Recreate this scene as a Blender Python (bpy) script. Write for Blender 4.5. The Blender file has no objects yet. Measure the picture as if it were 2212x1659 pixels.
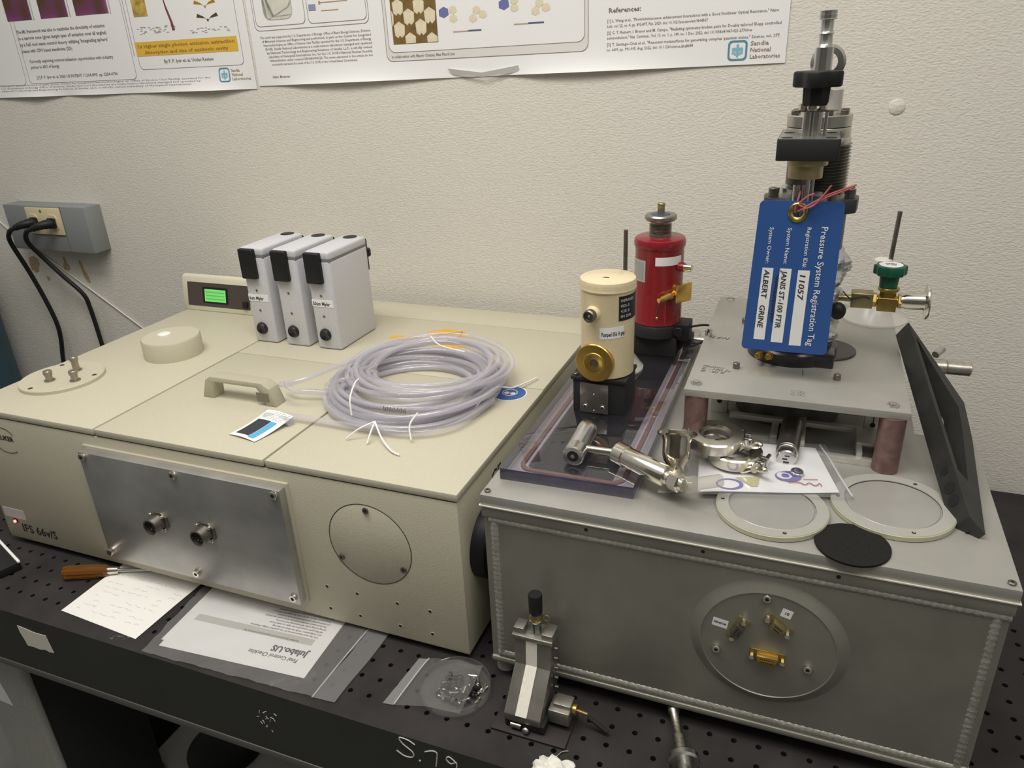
import bpy, bmesh, math, random
from mathutils import Vector, Matrix
random.seed(7)
K = 0.001                                   # everything below is in millimetres
S = bpy.context.scene
COL = S.collection
# ---------------------------------------------------------------- camera
cam_d = bpy.data.cameras.new('camera'); cam = bpy.data.objects.new('camera', cam_d); COL.objects.link(cam)
R0 = (0.92979447, 0.36558934, -0.0427397); R1 = (0.11257341, -0.3929966, -0.91262309); R2 = (-0.35044183, 0.84374054, -0.40656171)
M = Matrix(((R0[0], -R1[0], -R2[0]), (R0[1], -R1[1], -R2[1]), (R0[2], -R1[2], -R2[2]))).to_4x4()
M.translation = Vector((334.75, -632.4, 688.69)) * K
cam.matrix_world = M
cam_d.sensor_width = 36; cam_d.lens = 1633.94 / 2212 * 36; cam_d.clip_start = 0.02; cam_d.clip_end = 30
S.camera = cam
# ---------------------------------------------------------------- world, lights, exposure
w = bpy.data.worlds.new('world'); S.world = w; w.use_nodes = True
nt = w.node_tree; nt.nodes.clear()
wo = nt.nodes.new('ShaderNodeOutputWorld'); bg = nt.nodes.new('ShaderNodeBackground')
tc = nt.nodes.new('ShaderNodeTexCoord'); sx = nt.nodes.new('ShaderNodeSeparateXYZ'); cr = nt.nodes.new('ShaderNodeValToRGB')
mr = nt.nodes.new('ShaderNodeMapRange'); mr.inputs['From Min'].default_value = -1
nt.links.new(tc.outputs['Generated'], sx.inputs[0]); nt.links.new(sx.outputs['Z'], mr.inputs['Value']); nt.links.new(mr.outputs[0], cr.inputs[0])
cr.color_ramp.elements[0].position = 0.35; cr.color_ramp.elements[0].color = (0.15, 0.143, 0.13, 1)
cr.color_ramp.elements[1].position = 0.75; cr.color_ramp.elements[1].color = (0.95, 0.925, 0.87, 1)
nt.links.new(cr.outputs[0], bg.inputs[0]); bg.inputs[1].default_value = 0.46; nt.links.new(bg.outputs[0], wo.inputs[0])
def area(name, loc, sx_, sy_, power, col=(1, 0.965, 0.905), rot=(0, 0, 0)):
    l = bpy.data.lights.new(name, 'AREA'); l.shape = 'RECTANGLE'; l.size = sx_; l.size_y = sy_; l.energy = power; l.color = col
    o = bpy.data.objects.new(name, l); o.location = loc; o.rotation_euler = rot; COL.objects.link(o); return o
area('ceiling_lamp', (-0.35, -0.25, 1.85), 1.2, 0.5, 22)
area('ceiling_lamp', (0.75, -0.75, 1.85), 1.2, 0.5, 13)
S.view_settings.view_transform = 'Standard'; S.view_settings.look = 'None'; S.view_settings.gamma = 1; S.view_settings.use_curve_mapping = False
S.view_settings.exposure = 0.0
# ---------------------------------------------------------------- materials
MC = {}
def mat(name, col, rough=0.5, metal=0.0, ns=0, na=0.0, bump=0.0, bs=None, alpha=1.0, emit=None, es=1.0, stretch=None, coat=0.0, trans=0.0, spec=0.5):
    if name in MC: return MC[name]
    m = bpy.data.materials.new(name); m.use_nodes = True; MC[name] = m
    t = m.node_tree; b = t.nodes['Principled BSDF']
    b.inputs['Base Color'].default_value = (*col, 1); b.inputs['Roughness'].default_value = rough; b.inputs['Metallic'].default_value = metal
    b.inputs['Alpha'].default_value = alpha; b.inputs['Coat Weight'].default_value = coat; b.inputs['Transmission Weight'].default_value = trans
    b.inputs['Specular IOR Level'].default_value = spec
    if emit: b.inputs['Emission Color'].default_value = (*emit, 1); b.inputs['Emission Strength'].default_value = es
    if ns or bump:
        co = t.nodes.new('ShaderNodeTexCoord'); mp = t.nodes.new('ShaderNodeMapping')
        t.links.new(co.outputs['Object'], mp.inputs[0])
        if stretch: mp.inputs['Scale'].default_value = stretch
    if ns and na:
        n = t.nodes.new('ShaderNodeTexNoise'); n.inputs['Scale'].default_value = ns; n.inputs['Detail'].default_value = 5
        r = t.nodes.new('ShaderNodeValToRGB')
        r.color_ramp.elements[0].position = 0.32; r.color_ramp.elements[0].color = (*[c * (1 - na) for c in col], 1)
        r.color_ramp.elements[1].position = 0.68; r.color_ramp.elements[1].color = (*[min(1, c * (1 + na)) for c in col], 1)
        t.links.new(mp.outputs[0], n.inputs['Vector']); t.links.new(n.outputs['Fac'], r.inputs[0]); t.links.new(r.outputs[0], b.inputs['Base Color'])
    if bump:
        n2 = t.nodes.new('ShaderNodeTexNoise'); n2.inputs['Scale'].default_value = bs or 400; n2.inputs['Detail'].default_value = 3
        bp = t.nodes.new('ShaderNodeBump'); bp.inputs['Strength'].default_value = bump; bp.inputs['Distance'].default_value = 0.001
        t.links.new(mp.outputs[0], n2.inputs['Vector']); t.links.new(n2.outputs['Fac'], bp.inputs['Height']); t.links.new(bp.outputs[0], b.inputs['Normal'])
    return m
def clear(name, tint, gloss_rough=0.03, haze=0.0, hazecol=(0.8, 0.8, 0.82), blend=1.45, gl=1.0):
    """clear plastic: sees through, mirrors by Fresnel, a little milky"""
    if name in MC: return MC[name]
    m = bpy.data.materials.new(name); m.use_nodes = True; MC[name] = m
    t = m.node_tree; t.nodes.clear()
    o = t.nodes.new('ShaderNodeOutputMaterial'); tr = t.nodes.new('ShaderNodeBsdfTransparent'); tr.inputs[0].default_value = (*tint, 1)
    g = t.nodes.new('ShaderNodeBsdfGlossy'); g.inputs['Roughness'].default_value = gloss_rough; g.inputs[0].default_value = (gl, gl, gl, 1)
    d = t.nodes.new('ShaderNodeBsdfDiffuse'); d.inputs[0].default_value = (*hazecol, 1)
    f = t.nodes.new('ShaderNodeFresnel'); f.inputs[0].default_value = blend
    a = t.nodes.new('ShaderNodeMixShader'); a.inputs[0].default_value = haze
    b = t.nodes.new('ShaderNodeMixShader')
    t.links.new(tr.outputs[0], a.inputs[1]); t.links.new(d.outputs[0], a.inputs[2])
    ge = t.nodes.new('ShaderNodeNewGeometry'); iv = t.nodes.new('ShaderNodeMath'); iv.operation = 'SUBTRACT'; iv.inputs[0].default_value = 1.0; mu = t.nodes.new('ShaderNodeMath'); mu.operation = 'MULTIPLY'
    t.links.new(ge.outputs['Backfacing'], iv.inputs[1]); t.links.new(iv.outputs[0], mu.inputs[0]); t.links.new(f.outputs[0], mu.inputs[1])
    t.links.new(mu.outputs[0], b.inputs[0]); t.links.new(a.outputs[0], b.inputs[1]); t.links.new(g.outputs[0], b.inputs[2]); t.links.new(b.outputs[0], o.inputs[0])
    return m
beige = mat('beige_enamel', (0.55, 0.515, 0.395), 0.5, 0, 900, 0.09, 0.35, 700)
beige_d = mat('beige_plastic', (0.46, 0.43, 0.325), 0.55, 0, 500, 0.05, 0.15, 500)
seam = mat('seam_shadow_gap', (0.06, 0.055, 0.045), 0.9)
wallm = mat('wall_paint', (0.755, 0.72, 0.645), 0.75, 0, 160, 0.04, 1.0, 190, stretch=(1, 1, 2.2))
alu = mat('aluminium', (0.50, 0.49, 0.455), 0.42, 0.85, 14, 0.10, 0.10, 500)
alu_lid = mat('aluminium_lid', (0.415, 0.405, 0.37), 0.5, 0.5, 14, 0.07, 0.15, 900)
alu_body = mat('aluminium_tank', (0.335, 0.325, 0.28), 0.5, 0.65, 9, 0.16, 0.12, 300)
alu_weld = mat('aluminium_weld', (0.46, 0.45, 0.40), 0.5, 0.6, 90, 0.12, 0.9, 260)
alu_pl = mat('aluminium_scuffed', (0.50, 0.495, 0.475), 0.40, 0.8, 9, 0.22, 0.08, 300, stretch=(1, 1, 1.4))
steel = mat('steel', (0.62, 0.61, 0.58), 0.25, 1.0, 60, 0.08)
chrome = mat('nickel_plating', (0.72, 0.69, 0.60), 0.2, 1.0, 50, 0.1)
dsteel = mat('dark_steel', (0.22, 0.2, 0.18), 0.35, 0.9, 80, 0.2)
gold = mat('gold_plating', (0.75, 0.5, 0.14), 0.28, 1.0, 60, 0.08)
brass = mat('brass', (0.45, 0.32, 0.10), 0.35, 0.9, 80, 0.15)
brassd = mat('dull_brass', (0.42, 0.36, 0.2), 0.4, 0.9, 80, 0.12)
black = mat('black_plastic', (0.012, 0.012, 0.013), 0.5, spec=0.35)
blackan = mat('black_anodised', (0.032, 0.031, 0.029), 0.5, 0.1, 60, 0.15, spec=0.4)
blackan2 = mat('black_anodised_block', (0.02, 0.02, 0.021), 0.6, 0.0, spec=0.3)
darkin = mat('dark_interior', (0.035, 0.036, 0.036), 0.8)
tablem = mat('table_black', (0.031, 0.027, 0.027), 0.6, 0.0, 18, 0.25, 0.1, 500, spec=0.25)
tables = mat('table_side', (0.026, 0.027, 0.024), 0.6, 0, 12, 0.15)
holem = mat('hole_dark', (0.008, 0.008, 0.009), 0.7)
white = mat('white_paper', (0.86, 0.85, 0.84), 0.8)
cream_p = mat('ivory_plastic', (0.72, 0.63, 0.40), 0.45)
paper1 = mat('note_paper', (0.86, 0.84, 0.80), 0.85)
posterm = mat('poster_paper', (0.88, 0.875, 0.87), 0.6)
ink = mat('ink_black', (0.02, 0.02, 0.02), 0.7)
inkg = mat('ink_grey', (0.24, 0.21, 0.195), 0.8)
inkl = mat('ink_light_grey', (0.42, 0.40, 0.40), 0.8)
inkb = mat('ink_brown', (0.30, 0.22, 0.14), 0.8)
whitemet = mat('white_powder_coat', (0.60, 0.60, 0.63), 0.45, 0, 600, 0.07, 0.25, 600)
creamen = mat('cream_enamel', (0.78, 0.66, 0.42), 0.33, 0, 200, 0.03, 0.05, 300, coat=0.2)
reden = mat('red_enamel', (0.24, 0.010, 0.016), 0.3, 0, 200, 0.05, 0.05, 300, coat=0.3)
bluet = mat('tag_blue', (0.03, 0.095, 0.31), 0.45)
redw = mat('red_twine', (0.42, 0.10, 0.10), 0.7)
green = mat('green_plastic', (0.008, 0.10, 0.055), 0.4)
copper = mat('copper_tube', (0.23, 0.14, 0.125), 0.45, 0.45, 90, 0.22)
greybox = mat('grey_raceway', (0.25, 0.265, 0.26), 0.55, 0, 300, 0.06)
foil = mat('aluminium_foil', (0.66, 0.66, 0.64), 0.38, 0.9, 0, 0, 0.8, 160)
plastic_w = mat('white_plastic', (0.70, 0.68, 0.60), 0.4)
teal = mat('teal_paint', (0.02, 0.055, 0.08), 0.5)
floorm = mat('floor_grey', (0.22, 0.22, 0.2), 0.7, 0, 6, 0.1)
# ---------------------------------------------------------------- mesh helpers
def V3(p): return Vector(p)
def frame_mat(o, x, y):
    x = V3(x).normalized(); z = x.cross(V3(y)).normalized(); y = z.cross(x)
    m = Matrix((x, y, z)).transposed().to_4x4(); m.translation = V3(o); return m
def axis_mat(o, d):
    z = V3(d).normalized(); x = z.orthogonal().normalized() if abs(z.z) < 0.999 else Vector((1, 0, 0))
    if abs(z.z) < 0.999: x = Vector((0, 0, 1)).cross(z).normalized()
    y = z.cross(x)
    m = Matrix((x, y, z)).transposed().to_4x4(); m.translation = V3(o); return m
class MB:
    def __init__(s): s.v = []; s.f = []; s.m = []
    def add(s, vs, fs, mi=0):
        n = len(s.v); s.v += [V3(p) for p in vs]; s.f += [tuple(i + n for i in f) for f in fs]; s.m += [mi] * len(fs); return s
    def bm(s, b, T=None, mi=0):
        b.verts.index_update(); s.add([(T @ v.co) if T else v.co.copy() for v in b.verts], [[v.index for v in f.verts] for f in b.faces], mi); b.free(); return s
    def box(s, x0, x1, y0, y1, z0, z1, bev=0, T=None, mi=0, seg=2):
        b = bmesh.new(); bmesh.ops.create_cube(b, size=1)
        for v in b.verts: v.co = Vector(((x0 + x1) / 2 + v.co.x * (x1 - x0), (y0 + y1) / 2 + v.co.y * (y1 - y0), (z0 + z1) / 2 + v.co.z * (z1 - z0)))
        if bev: bmesh.ops.bevel(b, geom=b.edges[:] + b.verts[:], offset=bev, segments=seg, profile=0.5, affect='EDGES')
        return s.bm(b, T, mi)
    def lathe(s, prof, o=(0, 0, 0), d=(0, 0, 1), seg=32, mi=0, T=None, a0=0.0):
        """prof: (r, h) pairs revolved about d through o"""
        T = T or axis_mat(o, d); vs = []; fs = []; n = len(prof)
        for r, h in prof:
            for k in range(seg):
                a = a0 + 2 * math.pi * k / seg; vs.append(T @ Vector((r * math.cos(a), r * math.sin(a), h)))
        for i in range(n - 1):
            for k in range(seg):
                q = (k + 1) % seg; fs.append((i * seg + k, i * seg + q, (i + 1) * seg + q, (i + 1) * seg + k))
        if prof[0][0] > 0: fs.append(tuple(reversed(range(seg))))
        if prof[-1][0] > 0: fs.append(tuple(range((n - 1) * seg, n * seg)))
        return s.add(vs, fs, mi)
    def cyl(s, p0, p1, r, r1=None, seg=24, mi=0, bev=0):
        p0 = V3(p0); p1 = V3(p1); L = (p1 - p0).length; r1 = r if r1 is None else r1
        pr = [(r - bev, 0), (r, bev), (r1, L - bev), (r1 - bev, L)] if bev else [(r, 0), (r1, L)]
        return s.lathe(pr, p0, p1 - p0, seg, mi)
    def ring(s, c, d, ro, ri, h, seg=36, mi=0, bev=0.6):
        T = axis_mat(c, d); pr = [(ri, 0), (ro - bev, 0), (ro, bev), (ro, h - bev), (ro - bev, h), (ri, h), (ri, 0)]
        vs = []; fs = []
        for r, z in pr[:-1]:
            for k in range(seg):
                a = 2 * math.pi * k / seg; vs.append(T @ Vector((r * math.cos(a), r * math.sin(a), z)))
        n = 6
        for i in range(n):
            j = (i + 1) % n
            for k in range(seg):
                q = (k + 1) % seg; fs.append((i * seg + k, i * seg + q, j * seg + q, j * seg + k))
        return s.add(vs, fs, mi)
    def tube(s, pts, r, seg=10, mi=0, sub=4, closed=False, rad=None):
        P = [V3(p) for p in pts]
        if sub > 1 and len(P) > 2:
            Q = []; n = len(P)
            for i in range(n - 1):
                p0 = P[max(i - 1, 0)]; p1 = P[i]; p2 = P[i + 1]; p3 = P[min(i + 2, n - 1)]
                for k in range(sub):
                    t = k / sub; Q.append(0.5 * ((2 * p1) + (p2 - p0) * t + (2 * p0 - 5 * p1 + 4 * p2 - p3) * t * t + (3 * p1 - p0 - 3 * p2 + p3) * t ** 3))
            Q.append(P[-1]); P = Q
        vs = []; fs = []; n = len(P); prev = None
        for i in range(n):
            t = (P[min(i + 1, n - 1)] - P[max(i - 1, 0)]).normalized()
            if prev is None: u = t.orthogonal().normalized()
            else:
                u = prev - t * prev.dot(t); u = u.normalized() if u.length > 1e-6 else t.orthogonal().normalized()
            prev = u; v = t.cross(u); rr = rad(i / (n - 1)) if rad else r
            for k in range(seg):
                a = 2 * math.pi * k / seg; vs.append(P[i] + (u * math.cos(a) + v * math.sin(a)) * rr)
        for i in range(n - 1):
            for k in range(seg):
                q = (k + 1) % seg; fs.append((i * seg + k, i * seg + q, (i + 1) * seg + q, (i + 1) * seg + k))
        fs.append(tuple(reversed(range(seg)))); fs.append(tuple(range((n - 1) * seg, n * seg)))
        return s.add(vs, fs, mi)
    def prism(s, poly, h, T=None, mi=0, hole=None, bev=0):
        """poly in local xy, extruded along z by h (may carry one hole)"""
        b = bmesh.new()
        def loop(pl): 
            vs = [b.verts.new((x, y, 0)) for x, y in pl]; return [b.edges.new((vs[i], vs[(i + 1) % len(vs)])) for i in range(len(vs))], vs
        e, vs = loop(poly)
        if hole:
            e2, _ = loop(hole); r = bmesh.ops.triangle_fill(b, edges=e + e2, use_beauty=True)
        else: b.faces.new(vs)
        bmesh.ops.recalc_face_normals(b, faces=b.faces[:])
        r = bmesh.ops.extrude_face_region(b, geom=b.faces[:])
        for g in r['geom']:
            if isinstance(g, bmesh.types.BMVert): g.co.z += h
        bmesh.ops.recalc_face_normals(b, faces=b.faces[:])
        if bev: 
            ed = [x for x in b.edges if len(x.link_faces) == 2 and x.calc_face_angle() > 0.5]
            bmesh.ops.bevel(b, geom=ed, offset=bev, segments=2, profile=0.5, affect='EDGES')
        return s.bm(b, T, mi)
    def sphere(s, c, r, seg=16, sc=(1, 1, 1), mi=0):
        b = bmesh.new(); bmesh.ops.create_uvsphere(b, u_segments=seg, v_segments=max(6, seg // 2), radius=1)
        for v in b.verts: v.co = Vector((c[0] + v.co.x * r * sc[0], c[1] + v.co.y * r * sc[1], c[2] + v.co.z * r * sc[2]))
        return s.bm(b, None, mi)
    def text(s, body, size, T, mi=0, align='LEFT', bold=0.0, sx=1.0, shear=0.0, valign='TOP_BASELINE', space=1.0, lines=1.0, res=2):
        c = bpy.data.curves.new('t', 'FONT'); c.body = body; c.size = size; c.align_x = align; c.align_y = valign; c.offset = bold; c.shear = shear
        c.resolution_u = res; c.space_character = space; c.space_line = lines; c.fill_mode = 'FRONT'
        o = bpy.data.objects.new('t', c); COL.objects.link(o); dg = bpy.context.evaluated_depsgraph_get(); dg.update()
        me = bpy.data.meshes.new_from_object(o.evaluated_get(dg)); 
        s.add([T @ Vector((v.co.x * sx, v.co.y, v.co.z)) for v in me.vertices], [tuple(p.vertices) for p in me.polygons], mi)
        bpy.data.objects.remove(o); bpy.data.curves.remove(c); bpy.data.meshes.remove(me); return s
    def warp(s, fn): s.v = [V3(fn(p)) for p in s.v]; return s
    def build(s, name, m, parent=None, ang=35, smooth=True, kind=None, label=None, solid=0, origin=None):
        ms = m if isinstance(m, (list, tuple)) else [m]
        xs = [p.x for p in s.v]; ys = [p.y for p in s.v]; zs = [p.z for p in s.v]
        loc = V3(origin) if origin else Vector(((min(xs) + max(xs)) / 2, (min(ys) + max(ys)) / 2, min(zs)))
        me = bpy.data.meshes.new(name); me.from_pydata([tuple((p - loc) * K) for p in s.v], [], s.f)
        for x in ms: me.materials.append(x)
        me.polygons.foreach_set('material_index', s.m)
        if smooth:
            me.polygons.foreach_set('use_smooth', [True] * len(s.f))
            b = bmesh.new(); b.from_mesh(me); lim = math.radians(ang)
            for e in b.edges:
                if len(e.link_faces) != 2 or e.calc_face_angle(0) > lim: e.smooth = False
            b.to_mesh(me); b.free()
        me.validate(); o = bpy.data.objects.new(name, me); COL.objects.link(o)
        WL[o.name] = loc
        if parent: o.parent = parent; o.location = (loc - WL[parent.name]) * K
        else: o.location = loc * K
        if kind: o['kind'] = kind
        if label: o['label'] = label
        if solid:
            md = o.modifiers.new('thickness', 'SOLIDIFY'); md.thickness = solid * K; md.offset = 1
        return o
WL = {}
def thing(name, label, cat, loc, group=None):
    o = bpy.data.objects.new(name, None); COL.objects.link(o); o.location = V3(loc) * K; o.empty_display_size = 0.02
    WL[o.name] = V3(loc); o['label'] = label; o['category'] = cat
    if group: o['group'] = group
    return o
def tag(o, label, cat, group=None):
    o['label'] = label; o['category'] = cat
    if group: o['group'] = group
    return o
def copy_tree(o, parent=None, shift=None):
    c = o.copy(); COL.objects.link(c)
    if parent: c.parent = parent
    if shift: c.location = o.location + V3(shift) * K
    for ch in list(o.children): copy_tree(ch, c)
    return c
XF = lambda y, x0=0, z0=0: Matrix(((1, 0, 0, x0), (0, 0, -1, y), (0, 1, 0, z0), (0, 0, 0, 1)))   # local xy -> world xz facing -y
def circle(r, n=32, cx=0, cy=0): return [(cx + r * math.cos(2 * math.pi * k / n), cy + r * math.sin(2 * math.pi * k / n)) for k in range(n)]
def rrect(x0, x1, y0, y1, r, n=5):
    P = []
    for cx, cy, a in ((x1 - r, y1 - r, 0), (x0 + r, y1 - r, 90), (x0 + r, y0 + r, 180), (x1 - r, y0 + r, 270)):
        for k in range(n + 1): t = math.radians(a + 90 * k / n); P.append((cx + r * math.cos(t), cy + r * math.sin(t)))
    return P
def dense(pl, step=14):
    Q = []
    for i in range(len(pl)):
        a = pl[i]; b = pl[(i + 1) % len(pl)]; n = max(1, int(math.hypot(b[0] - a[0], b[1] - a[1]) / step))
        Q += [(a[0] + (b[0] - a[0]) * k / n, a[1] + (b[1] - a[1]) * k / n) for k in range(n)]
    return Q
def frame_line(mb, x0, x1, y0, y1, r, wd, mi=0, T=None):
    P = dense(rrect(x0, x1, y0, y1, r)); cx = (x0 + x1) / 2; cy = (y0 + y1) / 2; fx = 1 - 2 * wd / (x1 - x0); fy = 1 - 2 * wd / (y1 - y0); n = len(P)
    Q = [(cx + (x - cx) * fx, cy + (y - cy) * fy) for x, y in P]
    mb.add([T @ Vector((x, y, 0)) for x, y in P + Q], [(i, (i + 1) % n, n + (i + 1) % n, n + i) for i in range(n)], mi)
def panel_fill(mb, x0, x1, z0, z1, r):
    zs = [z0, z0 + r * .1, z0 + r * .35, z0 + r] + [z0 + r + 8 * k for k in range(1, 6)] + [z1]; n = 30; vs = []
    for z in zs:
        d = max(0, r - (z - z0)); ins = r - math.sqrt(max(0, r * r - d * d))
        for i in range(n + 1): vs.append((x0 + ins + (x1 - x0 - 2 * ins) * i / n, 0, z))
    mb.add(vs, [(j * (n + 1) + i, j * (n + 1) + i + 1, (j + 1) * (n + 1) + i + 1, (j + 1) * (n + 1) + i) for j in range(len(zs) - 1) for i in range(n)])
def flatpoly(mb, pts, T, mi=0): mb.add([T @ Vector((x, y, 0)) for x, y in pts], [tuple(range(len(pts)))], mi)
def bolt(c, d, r, h, parent, name='bolt', m=None, seg=16, socket=True):
    mb = MB(); mb.cyl(c, V3(c) + V3(d).normalized() * h, r, seg=seg, bev=min(0.5, h * 0.2))
    if socket: mb.cyl(V3(c) + V3(d).normalized() * (h - 0.3), V3(c) + V3(d).normalized() * (h + 0.05), r * 0.5, seg=6, mi=1)
    return mb.build(name, [m or steel, holem], parent)

# ================================================================ the room
WY = 640
mb = MB(); mb.box(-2600, 1500, WY, WY + 60, -900, 1900); wall = mb.build('wall_back', wallm, kind='structure')
mb = MB(); mb.box(-2600, 2200, -2300, WY, -960, -900); mb.build('floor', floorm, kind='structure')
mb = MB(); mb.box(-2600, 2200, -2360, -2300, -900, 1900); mb.build('wall_front_blocker', mat('wall_blocker_grey', (0.16, 0.15, 0.135), 0.8), kind='structure')  # unseen dark wall, added to block front light and give metals contrast
# chipped paint under the outlet
paintm = mat('bare_wallboard', (0.46, 0.33, 0.20), 0.9, 0, 120, 0.2)
def blob(cx, cz, pts):
    return [(cx + x, cz + z) for x, z in pts]
for pts in (blob(-1462, 243, [(-16, 20), (2, 24), (14, 16), (16, 4), (8, -4), (6, -14), (-6, -20), (-12, -12), (-18, -14), (-20, 2)]),
            blob(-1354, 246, [(-6, 24), (2, 25), (5, 10), (10, 2), (9, -8), (0, -9), (-10, -7), (-11, 4), (-4, 12)]),
            blob(-1300, 236, [(-5, 30), (-1, 26), (3, 8), (9, -4), (13, -16), (12, -28), (3, -24), (-4, -10), (-5, 6), (-9, 24)]),
            blob(-1430, 212, [(-4, 6), (4, 4), (5, -4), (-4, -6)])):
    mb = MB(); mb.prism(pts, 0.6, T=XF(WY + 0.1)); mb.build('paint_chip', paintm, wall)
# round filled anchor on the wall
mb = MB(); mb.lathe([(11, -0.5), (10.5, 1.2), (7, 2.6), (0.01, 3.2)], (423, WY, 587), (0, -1, 0), 28); mb.build('wall_plug', wallm, wall)

# ================================================================ optical table
tb = thing('optical_table', 'long black perforated optical table carrying all the instruments', 'table', (-250, 250, -104))
OX, OY, H = 212.96, -36.83, 25.4
I0, I1, J0, J1 = -51, 22, -2, 13
mb = MB(); vs = []; fs = []; mi = []
seg = 8
def add(vsx, fsx, m_): 
    n = len(vs); vs.extend(vsx); fs.extend([tuple(i + n for i in f) for f in fsx]); mi.extend([m_] * len(fsx))
for i in range(I0, I1):
    for j in range(J0, J1):
        cx = OX + i * H; cy = OY + j * H; r = 3.3; h2 = H / 2
        sq = [(h2, 0), (h2, h2), (0, h2), (-h2, h2), (-h2, 0), (-h2, -h2), (0, -h2), (h2, -h2)]
        o = [(cx + a, cy + b, 0) for a, b in sq]
        c = [(cx + r * math.cos(k * math.pi / 4), cy + r * math.sin(k * math.pi / 4), 0) for k in range(8)]
        d = [(x, y, -9) for x, y, _ in c]
        add(o + c, [(k, (k + 1) % 8, 8 + (k + 1) % 8, 8 + k) for k in range(8)], 0)
        add(c + d, [(k, (k + 1) % 8, 8 + (k + 1) % 8, 8 + k) for k in range(8)] + [tuple(range(8, 16))], 1)
x0 = OX + (I0 - 0.5) * H; x1 = OX + (I1 - 0.5) * H; y0 = OY + (J0 - 0.5) * H; y1 = OY + (J1 - 0.5) * H
TX0, TX1, TY0, TY1 = x0, x1, -124.6, 618
add([(TX0, TY0, 0), (TX1, TY0, 0), (TX1, y0, 0), (TX0, y0, 0)], [(0, 1, 2, 3)], 0)
add([(TX0, y1, 0), (TX1, y1, 0), (TX1, TY1, 0), (TX0, TY1, 0)], [(0, 1, 2, 3)], 0)
mb.v = [V3(p) for p in vs]; mb.f = fs; mb.m = mi
mb.build('perforated_top', [tablem, holem], tb, smooth=False)
mb = MB(); mb.box(TX0, TX1, TY0 + 0.1, TY1, -100, -9.5); mb.add([(TX0, TY0, 0), (TX1, TY0, 0), (TX1, TY0, -100), (TX0, TY0, -100)], [(3, 2, 1, 0)]); mb.build('core', tables, tb, smooth=False)
mb = MB(); mb.box(TX0, TX1, TY0 - 1.5, TY0 + 30, -112, -100, bev=1.5); mb.build('bottom_skin', mat('table_edge', (0.12, 0.12, 0.11), 0.5, 0.3), tb)
mb = MB(); mb.box(-865, -748, -92, -76, -900, -112, bev=6, seg=3); leg = mb.build('leg_lit_front', mat('leg_grey', (0.33, 0.33, 0.30), 0.6, 0, 300, 0.08), tb)  # only the lit front of the leg, as a separate grey slab
mb = MB(); mb.box(-858, -756, -77, 90, -900, -112, bev=3); mb.build('leg', blackan2, tb)  # near-black colour stands in for shade on the leg's side
mb = MB(); mb.prism([(-880, -208), (-811, -211), (-801, -262), (-880, -256)], 0.5, T=XF(-92.2)); mb.box(-864, -862, -92.4, -92.1, -211, -210); mb.build('leg_sticker', white, leg)
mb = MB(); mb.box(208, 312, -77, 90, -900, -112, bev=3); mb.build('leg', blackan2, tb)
# masking tape on the front edge
pts = [(-643, -21), (-628, -22), (-612, -24), (-600, -24), (-588, -23), (-587, -33), (-584, -53), (-592, -54), (-600, -52), (-612, -55), (-624, -54), (-636, -55), (-638, -45), (-642, -33)]
mb = MB(); mb.prism(pts, 0.6, T=XF(TY0)); mb.build('tape_label', mat('masking_tape', (0.72, 0.69, 0.62), 0.8, 0, 300, 0.05), tb)
chalk = mat('chalk_pen', (0.55, 0.55, 0.52), 0.8)
def stroke(mb, pts, r=0.8, T=None, sub=4):
    T = T or XF(TY0 - 0.2); mb.tube([T @ Vector((x, y, 0)) for x, y in pts], r, seg=5, sub=sub); return mb
mb = MB()   # "S.79.." in paint pen along the front edge
stroke(mb, [(-12, -8), (-20, -4), (-31, -4), (-28, -12), (-16, -21), (-17, -29), (-27, -31), (-37, -26)])
mb.sphere((-8, TY0 - 0.2, -31), 1.2, 8)
stroke(mb, [(0, -14), (9, -9), (15, -10), (14, -20), (12, -32)], sub=3)
stroke(mb, [(38, -16), (30, -10), (26, -15), (31, -20), (38, -16), (37, -28), (34, -40)])
stroke(mb, [(60, -22), (50, -26), (46, -30), (56, -33)], sub=2)
stroke(mb, [(-6, -48), (0, -42), (12, -41), (18, -46), (14, -56)])
mb.build('lettering', chalk, tb)
mb = MB()
for k in range(16):
    x = -232 + random.random() * 26; z = -30 - random.random() * 34
    stroke(mb, [(x, z), (x + random.uniform(-4, 5), z - random.uniform(1, 6))], 0.45, sub=1)
mb.build('scribble', chalk, tb)
mb = MB()
for k in range(10):
    x = -470 + random.random() * 30; y = -119 + random.random() * 13
    mb.tube([(x, y, 0.2), (x + random.uniform(-7, 7), y + random.uniform(-3, 3), 0.2)], 0.3, seg=4, sub=1)
mb.build('scuff_mark', mat('scuff', (0.2, 0.19, 0.18), 0.8), tb)
# ================================================================ things under the table and behind it at left
cs = thing('equipment_case', 'pale grey equipment case with a round black port on top, under the table', 'equipment', (-620, 190, -900))
mb = MB(); mb.box(-806, -440, 98, 300, -900, -600, bev=4); mb.build('body', mat('case_grey', (0.42, 0.41, 0.38), 0.6), cs)
mb = MB(); mb.lathe([(76, 0), (76, 5), (70, 8), (40, 9), (0.01, 9)], (-672, 172, -600), (0, 0, 1), 40); mb.build('round_port', black, cs)
mb = MB(); mb.box(-790, -782, 97, 98.5, -640, -612); mb.build('latch', black, cs)
mb = MB(); mb.box(-985, -875, 95, 270, -900, -500, bev=25, seg=4)
tag(mb.build('storage_bin', mat('bin_navy', (0.008, 0.012, 0.016), 0.6)), 'dark navy bin standing on the floor left of the pale case', 'bin')
cy = thing('gas_cylinder', 'dark teal gas cylinder at the far left edge beside the wall', 'gas cylinder', (-1700, 480, -900))
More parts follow.
